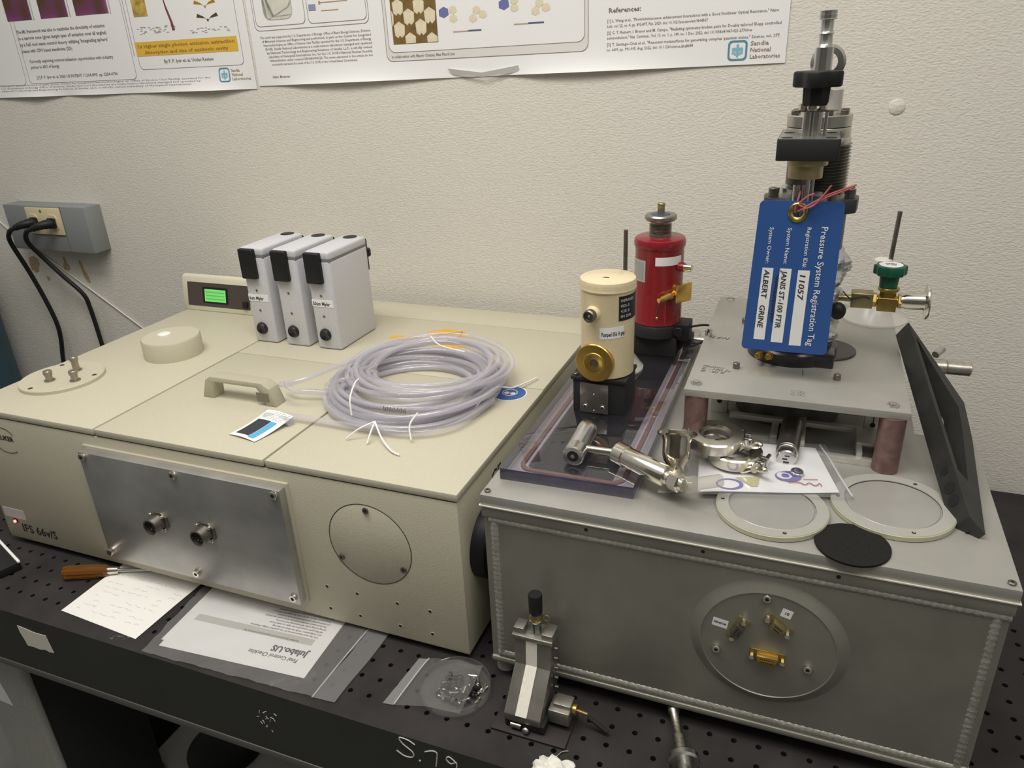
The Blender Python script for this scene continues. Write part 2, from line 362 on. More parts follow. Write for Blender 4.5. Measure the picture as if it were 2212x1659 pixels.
mb = MB(); mb.lathe([(140, 0), (140, 830), (141, 832), (141, 842), (140, 844), (140, 1120), (120, 1170), (70, 1200), (30, 1210), (30, 1240)], (-1665, 480, -900), (0, 0, 1), 48); mb.build('body', teal, cy)
mb = MB(); mb.ring((-1665, 480, -72), (0, 0, 1), 142.5, 139, 5, 48); mb.build('band', mat('band_blue', (0.10, 0.18, 0.24), 0.5), cy)
mb = MB(); mb.lathe([(36, 0), (36, 60), (20, 90), (0.01, 92)], (-1665, 480, 335), (0, 0, 1), 24); mb.build('valve_cap', dsteel, cy)
# ================================================================ wall outlet
ob = thing('outlet_box', 'grey surface-mounted outlet box on the wall at left', 'outlet', (-1320, WY, 298))
mb = MB(); mb.box(-1449, -1189, 594, WY, 298, 403, bev=2.5); mb.build('raceway', greybox, ob)
mb = MB(); mb.box(-1263.5, -1262.3, 593.6, WY, 298.5, 402.5); mb.build('seam', mat('raceway_gap', (0.1, 0.11, 0.1), 0.8), ob)
mb = MB(); mb.box(-1373, -1265, 590, 594.5, 338, 399, bev=1.5); pl = mb.build('cover_plate', cream_p, ob)
for cx in (-1352, -1290):
    mb = MB(); mb.prism(rrect(cx - 15, cx + 15, 350, 384, 9), 2.2, T=XF(590.1)); rc = mb.build('receptacle', cream_p, pl) if False else mb.build('receptacle', cream_p, pl)
mb = MB(); mb.cyl((-1322, 590, 392), (-1322, 588.8, 392), 3); mb.build('screw', brassd, pl)
def plug_cord(px, label, pts):
    t = thing('power_cord', label, 'cord', (px, 588, 362))
    mb = MB(); mb.tube([(px, 588, 366), (px - 4, 574, 366), (px - 14, 560, 364), (px - 26, 552, 359)], 9, seg=12, rad=lambda u: 12 - 6 * u + (1 if int(u * 12) % 2 else 0)); mb.box(px - 11, px + 11, 580, 588, 355, 378, bev=3)
    mb.build('plug', black, t)
    mb = MB(); mb.tube([(px - 26, 552, 359)] + pts, 5.2, seg=10, sub=6); mb.build('cable', black, t)
plug_cord(-1345, 'left of two black power cords plugged into the outlet, drooping down the wall',
          [(-1386, 548, 350), (-1410, 560, 322), (-1416, 585, 250), (-1412, 600, 180), (-1405, 608, 110), (-1413, 612, 60), (-1428, 612, 0), (-1432, 612, -80)])
plug_cord(-1288, 'right of two black power cords plugged into the outlet, angled toward the instrument',
          [(-1330, 548, 352), (-1352, 560, 325), (-1350, 585, 282), (-1322, 600, 235), (-1288, 612, 190), (-1285, 618, 150), (-1280, 618, 60), (-1270, 612, -60)])
mb = MB(); mb.tube([(-1590, 637, 392), (-1500, 637, 320), (-1400, 637, 262), (-1300, 637, 200), (-1160, 637, 113), (-1040, 637, 40)], 1.7, seg=8, sub=4)
tag(mb.build('thin_cable', mat('white_cable', (0.74, 0.72, 0.70), 0.5)), 'thin white cable running diagonally down the wall under the outlet', 'cable')
# ================================================================ posters
def curl(p, zb, sl, x0, amp, ph, pins):
    zb2 = zb + sl * (p[0] - x0)
    d = p[2] - zb2; e = math.exp(-max(d, 0) / 16.0)
    near = min([abs(p[0] - q) for q in pins] + [200]); k = min(1, near / 90.0)
    return amp * e * k * (0.55 + 0.45 * math.sin(p[0] / 70.0 + ph)) + 1.2
def make_poster(name, label, x0, x1, zb, sl, ztop, amp, ph, pins, prints):
    t = thing(name, label, 'poster', ((x0 + x1) / 2, WY, zb))
    fn = lambda off: (lambda p: (p[0], WY - 0.3 - curl((p[0], 0, p[2] + sl * (p[0] - x0)), zb, sl, x0, amp, ph, pins) - off, p[2] + sl * (p[0] - x0)))
    mb = MB(); nx = int((x1 - x0) / 12); nz = 40; vs = []; fs = []
    for j in range(nz + 1):
        z = zb + (ztop - zb) * (j / nz) ** 2
        for i in range(nx + 1): vs.append((x0 + (x1 - x0) * i / nx, 0, z))
    for j in range(nz):
        for i in range(nx): a = j * (nx + 1) + i; fs.append((a, a + 1, a + nx + 2, a + nx + 1))
    mb.add(vs, fs); mb.warp(fn(0)); mb.build('sheet', posterm, t, ang=60)
    for nm, m, off, fl_ in prints:
        for f in (fl_ if isinstance(fl_, list) else [fl_]): mb = MB(); f(mb); mb.warp(fn(off)); mb.build(nm, m, t, smooth=False)
    return t
T0 = XF(0)
def TT(x, z): return XF(0, x, z)
magma = bpy.data.materials.new('heat_map_print'); magma.use_nodes = True
t_ = magma.node_tree; b_ = t_.nodes['Principled BSDF']; b_.inputs['Roughness'].default_value = 0.7
cc = t_.nodes.new('ShaderNodeTexCoord'); mp_ = t_.nodes.new('ShaderNodeMapping'); mp_.inputs['Scale'].default_value = (14, 1, 5); nn = t_.nodes.new('ShaderNodeTexNoise'); nn.inputs['Scale'].default_value = 1.3; nn.inputs['Detail'].default_value = 1
rr = t_.nodes.new('ShaderNodeValToRGB'); rr.color_ramp.elements[0].position = 0.38; rr.color_ramp.elements[0].color = (0.10, 0.045, 0.02, 1)
rr.color_ramp.elements[1].position = 0.66; rr.color_ramp.elements[1].color = (0.8, 0.32, 0.14, 1)
e_ = rr.color_ramp.elements.new(0.47); e_.color = (0.17, 0.045, 0.13, 1); e_ = rr.color_ramp.elements.new(0.56); e_.color = (0.36, 0.10, 0.24, 1)
t_.links.new(cc.outputs['Object'], mp_.inputs[0]); t_.links.new(mp_.outputs[0], nn.inputs['Vector']); t_.links.new(nn.outputs['Fac'], rr.inputs[0]); t_.links.new(rr.outputs[0], b_.inputs['Base Color'])
yel = mat('print_yellow', (0.78, 0.48, 0.06), 0.6); goldp = mat('print_gold', (0.52, 0.36, 0.08), 0.7, 0, 60, 0.5); brownp = mat('print_brown', (0.19, 0.115, 0.03), 0.7, 0, 60, 0.25)
creamp = mat('print_cream', (0.78, 0.69, 0.50), 0.7, 0, 60, 0.12); logob = mat('print_logo_blue', (0.22, 0.50, 0.60), 0.7); purp = mat('print_violet', (0.16, 0.17, 0.40), 0.7)
redp = mat('print_red', (0.42, 0.14, 0.16), 0.7); panelg = mat('print_panel', (0.75, 0.73, 0.70), 0.7); olivep = mat('print_pale_olive', (0.68, 0.67, 0.58), 0.7, 0, 90, 0.05)
def quad(mb, x0, x1, z0, z1, n=8):
    n = max(n, int((x1 - x0) / 14))
    for i in range(n):
        a = x0 + (x1 - x0) * i / n; b = x0 + (x1 - x0) * (i + 1) / n
        mb.add([(a, 0, z0), (b, 0, z0), (b, 0, z1), (a, 0, z1)], [(0, 1, 2, 3)])
def logo(mb, cx, cz, s):
    mb.prism(rrect(cx - s, cx + s, cz - s, cz + s, s * 0.42), 0.1, T=T0, hole=rrect(cx - s * .8, cx + s * .8, cz - s * .8, cz + s * .8, s * 0.3))
    for a, b, c, d in ((-.12, .12, .25, .6), (-.55, .55, .05, .28), (-.16, .16, -.3, .1), (-.55, -.38, -.35, .1), (.38, .55, -.35, .1), (-.32, -.22, -.25, .1), (.22, .32, -.25, .1), (-.34, .34, -.45, -.3), (-.1, .1, -.65, -.45)):
        mb.add([(cx + a * s, 0, cz + c * s), (cx + b * s, 0, cz + c * s), (cx + b * s, 0, cz + d * s), (cx + a * s, 0, cz + d * s)], [(0, 1, 2, 3)])
def fit(mb, s, x0, x1, z, size, bold=0.0):
    """one printed line stretched to run from x0 to x1"""
    n = len(mb.v); mb.text(s, size, TT(x0, z), bold=bold, valign='BOTTOM_BASELINE', res=1)
    xs = [p.x for p in mb.v[n:]]; k = (x1 - x0) / (max(xs) - x0)
    for p in mb.v[n:]: p.x = x0 + (p.x - x0) * k
def p1_text(mb):
    L = [("The ML framework was able to maximize the directivity of emission", 757), ("to a narrow cone (given target span of emission over all angles)", 744.5), ("by a 5x5 tool wave control theory utilizing 'Integrating sphere'", 732), ("phases with CSW based wavefronts (2D)", 719.5)]
    for s, z in L: fit(mb, s, -1300, -1045 if 'CSW' not in s else -1150, z, 9, 0.2)
    fit(mb, "Currently exploring commercialization opportunities with industry", -1285, -1042, 699, 8.5, 0.15)
    fit(mb, "partner to ARC of Energy", -1285, -1200, 687.5, 8.5, 0.15)
    fit(mb, "[1] P. P. Iyer et. al. 2020 US PATENT 11,204,6PG  pp. 2254-0796", -1275, -1040, 667, 8, 0.15)
    fit(mb, "By P. P. Iyer et. al. Under Review", -910, -785, 685, 9, 0.2)
    for k, s in enumerate(("This work was performed, in part, at the Center for Integrated Nanotechnologies, an Office of Science User Facility operated for the",
                           "U.S. Department of Energy Office of Science. Sandia National Laboratories is a multi-mission laboratory managed and operated by",
                           "National Technology and Engineering Solutions of Sandia, LLC, a wholly owned subsidiary of Honeywell International")):
        fit(mb, s, -1395, -800 - 25 * k, 653.5 - 5.2 * k, 4.4)
def p1_lines(mb):
    frame_line(mb, -1700, -1300 - 10, 655, 1150, 10, 0.9, T=T0); frame_line(mb, -1300, -990, 657, 1150, 10, 0.9, T=T0); frame_line(mb, -976, -714, 674, 1150, 10, 0.9, T=T0)
    mb.box(-985, -984, -0.05, 0.05, 700, 1150)
def p1_small(mb):
    for k in range(60):
        x = random.choice([random.uniform(-965, -870), random.uniform(-850, -735)]); z = random.uniform(738, 752) if x < -870 else random.uniform(733, 742)
        mb.add([(x, 0, z), (x + random.uniform(3, 9), 0, z), (x + 6, 0, z + 1.1), (x, 0, z + 1.1)], [(0, 1, 2, 3)])
    for x in (-1238, -1133, -1022): mb.add([(x, 0, 780), (x + 2, 0, 780), (x + 2, 0, 1000), (x, 0, 1000)], [(0, 1, 2, 3)]); mb.add([(x - 5, 0, 780), (x - 4, 0, 780), (x - 4, 0, 1000), (x - 5, 0, 1000)], [(0, 1, 2, 3)])
def chev(mb, cx, z, w=26, h=9):
    mb.prism([(cx, z), (cx + 5, z + h * .7), (cx + w, z + h), (cx + w - 3, z + h + 6), (cx + 10, z + h + 1), (cx + 2, z + 4), (cx, z + 6), (cx - 2, z + 4), (cx - 10, z + h + 1), (cx - w + 3, z + h + 6), (cx - w, z + h), (cx - 5, z + h * .7)], 0.1, T=T0)
make_poster('research_poster', 'left white research poster with purple heat-map pictures and a yellow banner', -1900, -694, 631, 0.0045, 1180, 10, 0.4, (-1196, -700), [
    ('printed_panel', inkg, 0.25, p1_lines),
    ('heat_map_picture', magma, 0.4, [lambda mb: quad(mb, -1316, -1243, 781, 900), lambda mb: quad(mb, -1216, -1138, 781, 900), lambda mb: quad(mb, -1116, -1026, 781, 900)]),
    ('banner', yel, 0.4, lambda mb: quad(mb, -977, -722, 699, 725)),
    ('banner_text', mat('ink_on_yellow', (0.35, 0.2, 0.04), 0.8), 0.6, lambda mb: (fit(mb, "1x higher single photon emission extraction", -972, -728, 714, 9, 0.25), fit(mb, "Absorption and size of excitonic cavity", -955, -745, 702.5, 9, 0.25))),
    ('printed_text', inkg, 0.5, p1_text), ('fine_print', inkl, 0.4, p1_small),
    ('gold_figure', goldp, 0.4, lambda mb: quad(mb, -963, -927, 770, 900, 2)),
    ('spike_curve', redp, 0.5, lambda mb: mb.prism([(-873, 742), (-866, 742), (-868, 756), (-878, 790), (-884, 830), (-886, 830), (-880, 780), (-874, 757)], 0.1, T=T0)),
    ('yellow_chevron', yel, 0.4, [lambda mb: chev(mb, -783, 775), lambda mb: chev(mb, -783, 797), lambda mb: chev(mb, -783, 822)]),
    ('dark_chevron', mat('print_dark_olive', (0.18, 0.14, 0.07), 0.8), 0.4, lambda mb: chev(mb, -782, 752)),
    ('logo', logob, 0.4, lambda mb: logo(mb, -765, 658, 13)),
    ('logo_text', inkb, 0.4, lambda mb: (fit(mb, "Sandia", -748, -728, 663, 7.5, 0.1), fit(mb, "National", -748, -722, 655.5, 7.5, 0.1), fit(mb, "Laboratories", -748, -704, 648, 7.5, 0.1)))])
def p2_text(mb):
    P = ("The work was supported by U.S. Department of Energy, Office of Basic Energy Sciences, Division", "of Materials Sciences and Engineering and performed, in part, at the Center for Integrated",
         "Nanotechnologies, an Office of Science User Facility operated for the U.S. Department of Energy", "(DOE). Sandia National Laboratories is a multi-mission laboratory managed and operated",
         "by National Technology and Engineering Solutions of Sandia, LLC., a wholly owned", "subsidiary of Honeywell International, Inc., for the U.S. DOE's National Nuclear Security", "Administration under contract DE-NA0003525. The views expressed in the article do not",
         "necessarily represent the views of the U.S. DOE or the United States Government.")
    for k, s in enumerate(P): fit(mb, s, -668 + 2.5 * k, -430 if k < 7 else -462, 722 - 6.6 * k, 5.6, 0.05)
    fit(mb, "References:", -2, 49, 724, 9.5, 0.25)
    Rf = ("[1] L. Wang et al., \"Photoluminescence enhancement Interactions with a Good Nonlinear Optical Resonance,\" Nano", "Lett., vol. 22, no. 4, pp. 892-897, Feb. 2020, doi: 10.1021/acs.nanolett.9b04567",
          "[2] C. T. Reinert, I. Brener and M. Campo, \"Radiating symmetry broken pairs for Doubly tailored III-spp controlled", "semiconductors,\" Nat. Commun., Vol. 13, no. 1, p. 149, no. 1 Dec. 2022, doi: 10.1038/s41467-021-27760-w",
          "[3] T. Santiago-Cruz et al., \"Resonant metasurfaces for generating complex quantum states,\" Science, vol. 377,", "no. 6609, pp. 991-995, Aug. 2022, doi: 10.1126/science.abq8684")
    for k, s in enumerate(Rf): fit(mb, s, -4, (250, 150, 255, 215, 255, 130)[k], 710.5 - 7.4 * k - (2 if k > 1 else 0) - (2 if k > 3 else 0), 5.8, 0.05)
    fit(mb, "In collaboration with Manvir Chaksey, Max Planck Inst", -392, -270, 676.5, 6.5, 0.1)
    fit(mb, "Sam Brener", -653, -612, 654, 6, 0.1)
def p2_lines(mb):
    frame_line(mb, -402, -34, 671, 1150, 12, 0.8, T=T0); frame_line(mb, -396, -40, 685, 1150, 12, 0.8, T=T0); frame_line(mb, -8, 258, 745, 1150, 9, 0.8, T=T0)
    frame_line(mb, -672, -562, 742, 1150, 9, 0.8, T=T0); frame_line(mb, -556, -434, 741, 1150, 9, 0.8, T=T0); frame_line(mb, -676, -430, 735, 1150, 11, 0.8, T=T0)
def hexes(mb, L):
    for x, z in L:
        P = [(x - 9, z - 10), (x - 3, z - 14), (x, z - 10), (x + 4, z - 14), (x + 10, z - 9), (x + 11, z + 5), (x, z + 12), (x - 10, z + 6)]
        P = [(min(max(a, -385), -300), max(b, 699)) for a, b in P]; flatpoly(mb, P, T0)
def hexs(mb, L, s=8):
    for x, z in L: flatpoly(mb, [(x - s, z - s * .5), (x, z - s * .9), (x + s, z - s * .4), (x + s * .9, z + s * .6), (x, z + s), (x - s, z + s * .5)], T0)
make_poster('research_poster', 'right white research poster with a gold hexagon micrograph and references list', -688, 265, 641, 0.0098, 1180, 9, 2.2, (-684, -210, 262), [
    ('panel_shading', panelg, 0.2, lambda mb: panel_fill(mb, -402, -34, 671, 1150, 12)),
    ('panel_field', posterm, 0.35, lambda mb: panel_fill(mb, -396, -40, 685, 1150, 12)),
    ('printed_panel', inkg, 0.5, p2_lines), ('printed_text', inkg, 0.5, p2_text),
    ('micrograph', brownp, 0.55, lambda mb: quad(mb, -386, -299, 698, 900, 4)), ('micrograph_hexagon', creamp, 0.75, [lambda mb, q=q: hexes(mb, [q]) for q in ((-372, 757), (-332, 757), (-392, 740), (-352, 741), (-312, 741), (-372, 722), (-330, 724), (-352, 704), (-310, 702))]),
    ('violet_hexagon', purp, 0.6, [lambda mb, q=q: hexs(mb, [q], 9) for q in [(-285, 742), (-176, 747)]]), ('yellow_hexagon', creamp, 0.6, [lambda mb, q=q: hexs(mb, [q], 7) for q in [(-268, 732), (-158, 741), (-225, 742), (-115, 745), (-214, 735), (-104, 738), (-232, 730), (-122, 734), (-268, 745), (-158, 752)]]),
    ('olive_figure', olivep, 0.4, lambda mb: (mb.prism(rrect(-652, -588, 752, 800, 14), 0.05, T=T0))),
    ('blue_block', mat('print_slate', (0.28, 0.31, 0.42), 0.8), 0.6, lambda mb: quad(mb, -552, -537, 762, 772, 1)),
    ('tan_line', mat('print_tan', (0.5, 0.33, 0.18), 0.8), 0.6, lambda mb: (quad(mb, -528, -470, 773, 774.2, 2), quad(mb, -526, -490, 760, 761.2, 2), mb.add([(-530, 0, 771), (-526, 0, 771), (-526, 0, 776), (-530, 0, 776)], [(0, 1, 2, 3)]))),
    ('colour_scale', mat('print_scale', (0.55, 0.36, 0.25), 0.8), 0.6, [lambda mb: quad(mb, -270, -242, 711, 713, 2), lambda mb: quad(mb, -160, -135, 716, 718, 2)]),
    ('colour_scale', mat('print_scale_dark', (0.1, 0.12, 0.22), 0.8), 0.6, [lambda mb: quad(mb, -242, -218, 711, 713.5, 2), lambda mb: quad(mb, -135, -108, 716, 718.5, 2)]),
    ('logo', logob, 0.5, lambda mb: logo(mb, 196, 661, 14)),
    ('logo_text', inkb, 0.5, lambda mb: (fit(mb, "Sandia", 214, 240, 667, 8.5, 0.1), fit(mb, "National", 214, 243, 658, 8.5, 0.1), fit(mb, "Laboratories", 214, 257, 649, 8.5, 0.1)))])
mb = MB(); mb.add([(-284, WY - 6, 660), (-217, WY - 12, 652), (-153, WY - 6, 661), (-153, WY - 3, 651), (-217, WY - 9, 645), (-276, WY - 3, 650)], [(0, 5, 4, 1), (1, 4, 3, 2)])
tag(mb.build('folded_tape', mat('tape_white', (0.76, 0.75, 0.73), 0.5), solid=0.4), 'folded white tape tab stuck on the lower edge of the right poster', 'tape')

# ================================================================ the spectrometer
HS, HT = 230.8, 240.8; XL, G1, G2 = -809, -545.5, -262; YM, YB, YE = 292, 522.5, 601
sp = thing('spectrometer', 'large beige infrared spectrometer bench with flat lids, left half of the table', 'instrument', (-404, 300, 0))
mb = MB(); mb.box(XL + 1, -1, 1, YE, 10, HS - 1.6, bev=1.5); body = mb.build('body', beige, sp)
mb = MB(); mb.box(XL + 4, -4, 2, YE - 3, HS - 2, HS + 2); mb.build('lid_gap', seam, sp)
def lid(x0, x1, y0, y1, nm='lid'):
    m = MB(); m.box(x0 + (1.6 if x0 > XL + 1 else 0), x1 - (1.6 if x1 < -1 else 0), y0, y1 - 0.8, HS, HT, bev=1.6, seg=2); return m.build(nm, beige, sp)
lid(XL, G1, 0, YB); lid(G1, G2, 0, YM); lid(G2, 0, 0, YM); 
mb = MB(); mb.box(G1 + 0.8, -0.8, YM, YB - 0.8, HS, HT, bev=1.2); mb.build('rear_lid', beige, sp)
mb = MB(); mb.box(XL, -0.3, YB + 0.4, YE, HS - 1, HT + 0.2, bev=2); mb.build('rear_strip', beige, sp)
for x in (-780, -30):
    for y in (30, 560): mb = MB(); mb.cyl((x, y, 0), (x, y, 10.5), 16, bev=1); mb.build('foot', black, sp)
# display housing
mb = MB(); P = [(0, 0), (12, 62), (16, 68), (22, 68), (142, 4), (142, 0)]
Ty = Matrix(((0, 0, 1, 0), (1, 0, 0, 0), (0, 1, 0, 0), (0, 0, 0, 1)))
mb.prism(P, 290, T=Matrix.Translation((-817, 458, HT)) @ Ty, bev=2.5); dh = mb.build('display_housing', mat('display_beige', (0.68, 0.64, 0.50), 0.5, 0, 500, 0.04), sp)
TD = frame_mat((-817, 458, HT), (1, 0, 0), (0, 12, 62))
mb = MB(); mb.prism(rrect(14, 165, 10, 56, 1), 1.2, T=TD @ Matrix.Translation((0, 0, -0.6))); mb.build('bezel', mat('bezel_brown', (0.075, 0.06, 0.05), 0.4), dh)
mb = MB(); mb.prism(rrect(52, 113, 17, 48, 1), 0.6, T=TD @ Matrix.Translation((0, 0, 0.7))); mb.build('lcd_frame', black, dh)
lcd = mat('lcd_green', (0.15, 0.5, 0.15), 0.4, 0, 0, 0, emit=(0.16, 0.62, 0.14), es=0.55)
mb = MB(); mb.prism(rrect(57, 108, 20, 44, 0.5), 0.4, T=TD @ Matrix.Translation((0, 0, 1.2))); mb.build('screen', lcd, dh)
mb = MB()
for k in range(3): mb.box(60, 105, 24 + 6.5 * k, 26.5 + 6.5 * k, 1.62, 1.66, T=TD)
mb.build('screen_text', mat('lcd_text', (0.08, 0.35, 0.08), 0.5, emit=(0.10, 0.45, 0.09), es=0.5), dh)
mb = MB(); mb.box(151, 161, 14, 26, 0.5, 7, bev=1.5, T=TD); mb.build('button', black, dh)
# handle on the middle lid
hd = bpy.data.objects.new('handle', None)
mb = MB(); TH = frame_mat((0, 140, HT), (1, 0, 0), (0, 0, 1)) 
mb.prism([(-472, 0), (-462, 28), (-452, 34), (-362, 34), (-350, 26), (-341, 0), (-359, 0), (-363, 14), (-372, 26), (-445, 26), (-450, 14), (-451, 0)], 22, T=XF(152, 0, HT), bev=1.2)
hnd = mb.build('handle', beige_d, sp)
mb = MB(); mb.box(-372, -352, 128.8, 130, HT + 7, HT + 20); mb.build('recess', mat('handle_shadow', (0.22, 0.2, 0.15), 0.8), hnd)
# round cap with white button
mb = MB(); mb.lathe([(47, 0), (47, 29), (45, 32), (0.01, 32)], (-649, 258, HT), (0, 0, 1), 56); cp = mb.build('round_cap', beige, sp)
mb = MB(); mb.lathe([(10.5, 0), (10.5, 2), (8, 3.6), (0.01, 4)], (-662, 258, HT + 32), (0, 0, 1), 24); mb.build('button', mat('button_white', (0.85, 0.85, 0.83), 0.4), cp)
# round port plate with BNC connectors
mb = MB(); mb.lathe([(61, 0), (61, 5), (60, 6), (0.01, 6)], (-742, 118, HT), (0, 0, 1), 56); dp = mb.build('port_plate', beige, sp)
for k, (x, y, h) in enumerate(((-744, 98, 17), (-704, 110, 17), (-738, 142, 24))):
    mb = MB(); mb.lathe([(8, 0), (8, 1.5), (5.2, 2), (5.2, h - 7), (6.4, h - 6.5), (6.4, h - 1), (5.6, h), (0.01, h)], (x, y, HT + 6), (0, 0, 1), 18)
    mb.cyl((x - 7, y, HT + h), (x + 7, y, HT + h), 1.1, seg=8); mb.build('coax_connector', mat('dull_nickel', (0.38, 0.35, 0.28), 0.35, 0.9), dp)
for a in (20, 140, 265):
    x = -742 + 52 * math.cos(math.radians(a)); y = 118 + 52 * math.sin(math.radians(a)); bolt((x, y, HT + 6), (0, 0, 1), 3.6, 0.6, dp, 'screw', dsteel)
# front aluminium plate
mb = MB(); mb.box(-573, -230.5, -3, 1.2, 32, 214, bev=0.8); fb = mb.build('plate_lit_sides', mat('lit_side_beige', (0.46, 0.43, 0.34), 0.5), sp)  # beige frame paints the light on the plate's thick sides
mb = MB(); mb.prism(rrect(-568, -234, 36, 210, 1.5), 12.5, T=XF(-2), bev=0.5); fp = mb.build('front_plate', alu_pl, sp)
for x, z in ((-559.8, 204), (-400.6, 203.6), (-241.6, 204), (-563, 46), (-403, 47), (-242.6, 47)): bolt((x, -14.4, z), (0, -1, 0), 5.6, 4.2, fp, 'screw', chrome)
for x in (-446.4, -366.3):
    mb = MB(); mb.prism([(x + 17 * math.cos(a), 124 + 17 * math.sin(a)) for a in [math.radians(45 + 90 * k + d) for k in range(4) for d in (-16, 16)]], 4, T=XF(-14.4), bev=0.6); cn = mb.build('circular_connector', dsteel, fp)
    mb = MB(); mb.ring((x, -18.4, 124), (0, -1, 0), 12, 9.5, 15, 28); mb.build('shell', dsteel, cn)
    mb = MB(); mb.cyl((x, -18.4, 124), (x, -28, 124), 9.6); mb.build('insert', black, cn)
    mb = MB()
    for k in range(9): a = k * 0.7; mb.cyl((x + 6.3 * math.cos(a), -28, 124 + 6.3 * math.sin(a)), (x + 6.3 * math.cos(a), -29, 124 + 6.3 * math.sin(a)), 1.0, seg=8)
    mb.build('pin', brassd, cn)
    for k in range(4):
        a = math.radians(45 + 90 * k); mb = MB(); mb.cyl((x + 14.5 * math.cos(a), -18.4, 124 + 14.5 * math.sin(a)), (x + 14.5 * math.cos(a), -21.5, 124 + 14.5 * math.sin(a)), 2.6, seg=14, bev=0.5); mb.build('screw', chrome, cn)
# round cover with three screws
mb = MB(); mb.ring((-124.5, 0.9, 146), (0, -1, 0), 57.6, 56.6, 0.35, 64, bev=0.1); mb.build('cover_gap', seam, sp)
mb = MB(); mb.lathe([(56.6, -0.3), (56.6, 0.1), (56.2, 0.35), (0.01, 0.35)], (-124.5, 1.0, 146), (0, -1, 0), 64); cv = mb.build('round_cover', beige, sp)
for x, z in ((-123.2, 195.8), (-168.2, 118.5), (-80.2, 120.1)): bolt((x, 0.6, z), (0, -1, 0), 4.2, 1.6, cv, 'screw', dsteel)
for x, z in ((-199.5, 64), (-154.2, 64), (-96, 64), (-50.5, 64), (-199.5, 28.5), (-154.2, 28.5), (-96, 28.5), (-50.5, 28.5)):
    mb = MB(); mb.ring((x, 1.2, z), (0, -1, 0), 3.2, 2.2, 0.5, 16, bev=0.1); mb.cyl((x, 1.2, z), (x, 0.85, z), 2.3, seg=12, mi=1); mb.build('threaded_hole', [beige_d, holem], sp)
mb = MB(); mb.text("IFS 66v/S", 21, XF(0.7, -772, 26), valign='BOTTOM_BASELINE', bold=0.35); mb.build('lettering', ink, sp, smooth=False)
mb = MB(); mb.text("BRUKER", 11, XF(0.7, -760, 193), valign='BOTTOM_BASELINE', bold=0.4)
for a0, a1, rx, rz, cx, cz in ((20, 175, 26, 16, -742, 198), (200, 330, 24, 14, -738, 186), (150, 260, 12, 20, -752, 196)):
    mb.tube([(cx + rx * math.cos(math.radians(a)), 0.9, cz + rz * math.sin(math.radians(a))) for a in range(a0, a1, 12)], 0.5, seg=5, sub=2)
mb.build('logo', ink, sp, smooth=False)
mb = MB(); mb.prism([(-802, 66), (-756, 66), (-756, 49), (-802, 49)], 0.4, T=XF(0.9)); mb.build('label_strip', mat('label_clear', (0.62, 0.60, 0.58), 0.3), sp)
mb = MB(); mb.cyl((-781, 1, 44), (-781, -0.6, 44), 4, seg=18, mi=0); mb.sphere((-781, -0.8, 43.5), 2.6, 12, mi=1); mb.build('indicator_lamp', [black, mat('led_red', (0.9, 0.1, 0.08), 0.3, emit=(1, 0.10, 0.07), es=6)], sp)
# stickers on the lid
TZ = Matrix.Translation((0, 0, HT + 0.05))
mb = MB(); mb.prism(circle(25, 40, -43, 266), 0.25, T=TZ); st = mb.build('safety_sticker', mat('sticker_white', (0.82, 0.82, 0.82), 0.4), sp)
mb = MB(); mb.prism(circle(23.4, 40, -43, 266), 0.2, T=Matrix.Translation((0, 0, HT + 0.2))); mb.build('sticker_field', mat('sticker_blue', (0.02, 0.09, 0.30), 0.35), st)
mb = MB(); T2 = Matrix.Translation((0, 0, HT + 0.5))
mb.prism(circle(11, 24, -43, 268), 0.1, T=T2, hole=circle(9.8, 24, -43, 268)); flatpoly(mb, circle(4, 12, -47, 266), T2); flatpoly(mb, circle(4, 12, -38, 266), T2)
mb.build('goggle_symbol', MC['sticker_white'], st, smooth=False)
mb = MB(); mb.prism([(-262, 440), (-232, 420), (-196, 446), (-210, 482), (-250, 488), (-276, 462)], 0.25, T=TZ); st = mb.build('warning_sticker', mat('sticker_orange', (0.75, 0.42, 0.02), 0.4), sp)
mb = MB(); Pz = HT + 0.4
mb.tube([(-262, 446, Pz), (-214, 478, Pz), (-208, 448, Pz), (-262, 446, Pz)], 0.9, seg=4, sub=1); mb.build('triangle_symbol', ink, st)
mb = MB(); mb.prism([(-330, 420), (-200, 404), (-176, 412), (-190, 430), (-320, 436)], 0.2, T=TZ); mb.build('warning_sticker', MC['sticker_orange'], sp)
# right-hand side port and CE mark
mb = MB(); mb.lathe([(46, 0), (46, 14), (44, 17), (30, 17), (28, 12), (0.01, 12)], (-0.5, 66, 138), (1, 0, 0), 48); mb.build('side_port', black, sp)
mb = MB(); TC = frame_mat((-0.3, 95, 196), (0, 1, 0), (0, 0, 1)); mb.text("CE", 26, TC, valign='BOTTOM_BASELINE', bold=0.3); mb.build('approval_mark', ink, sp, smooth=False)
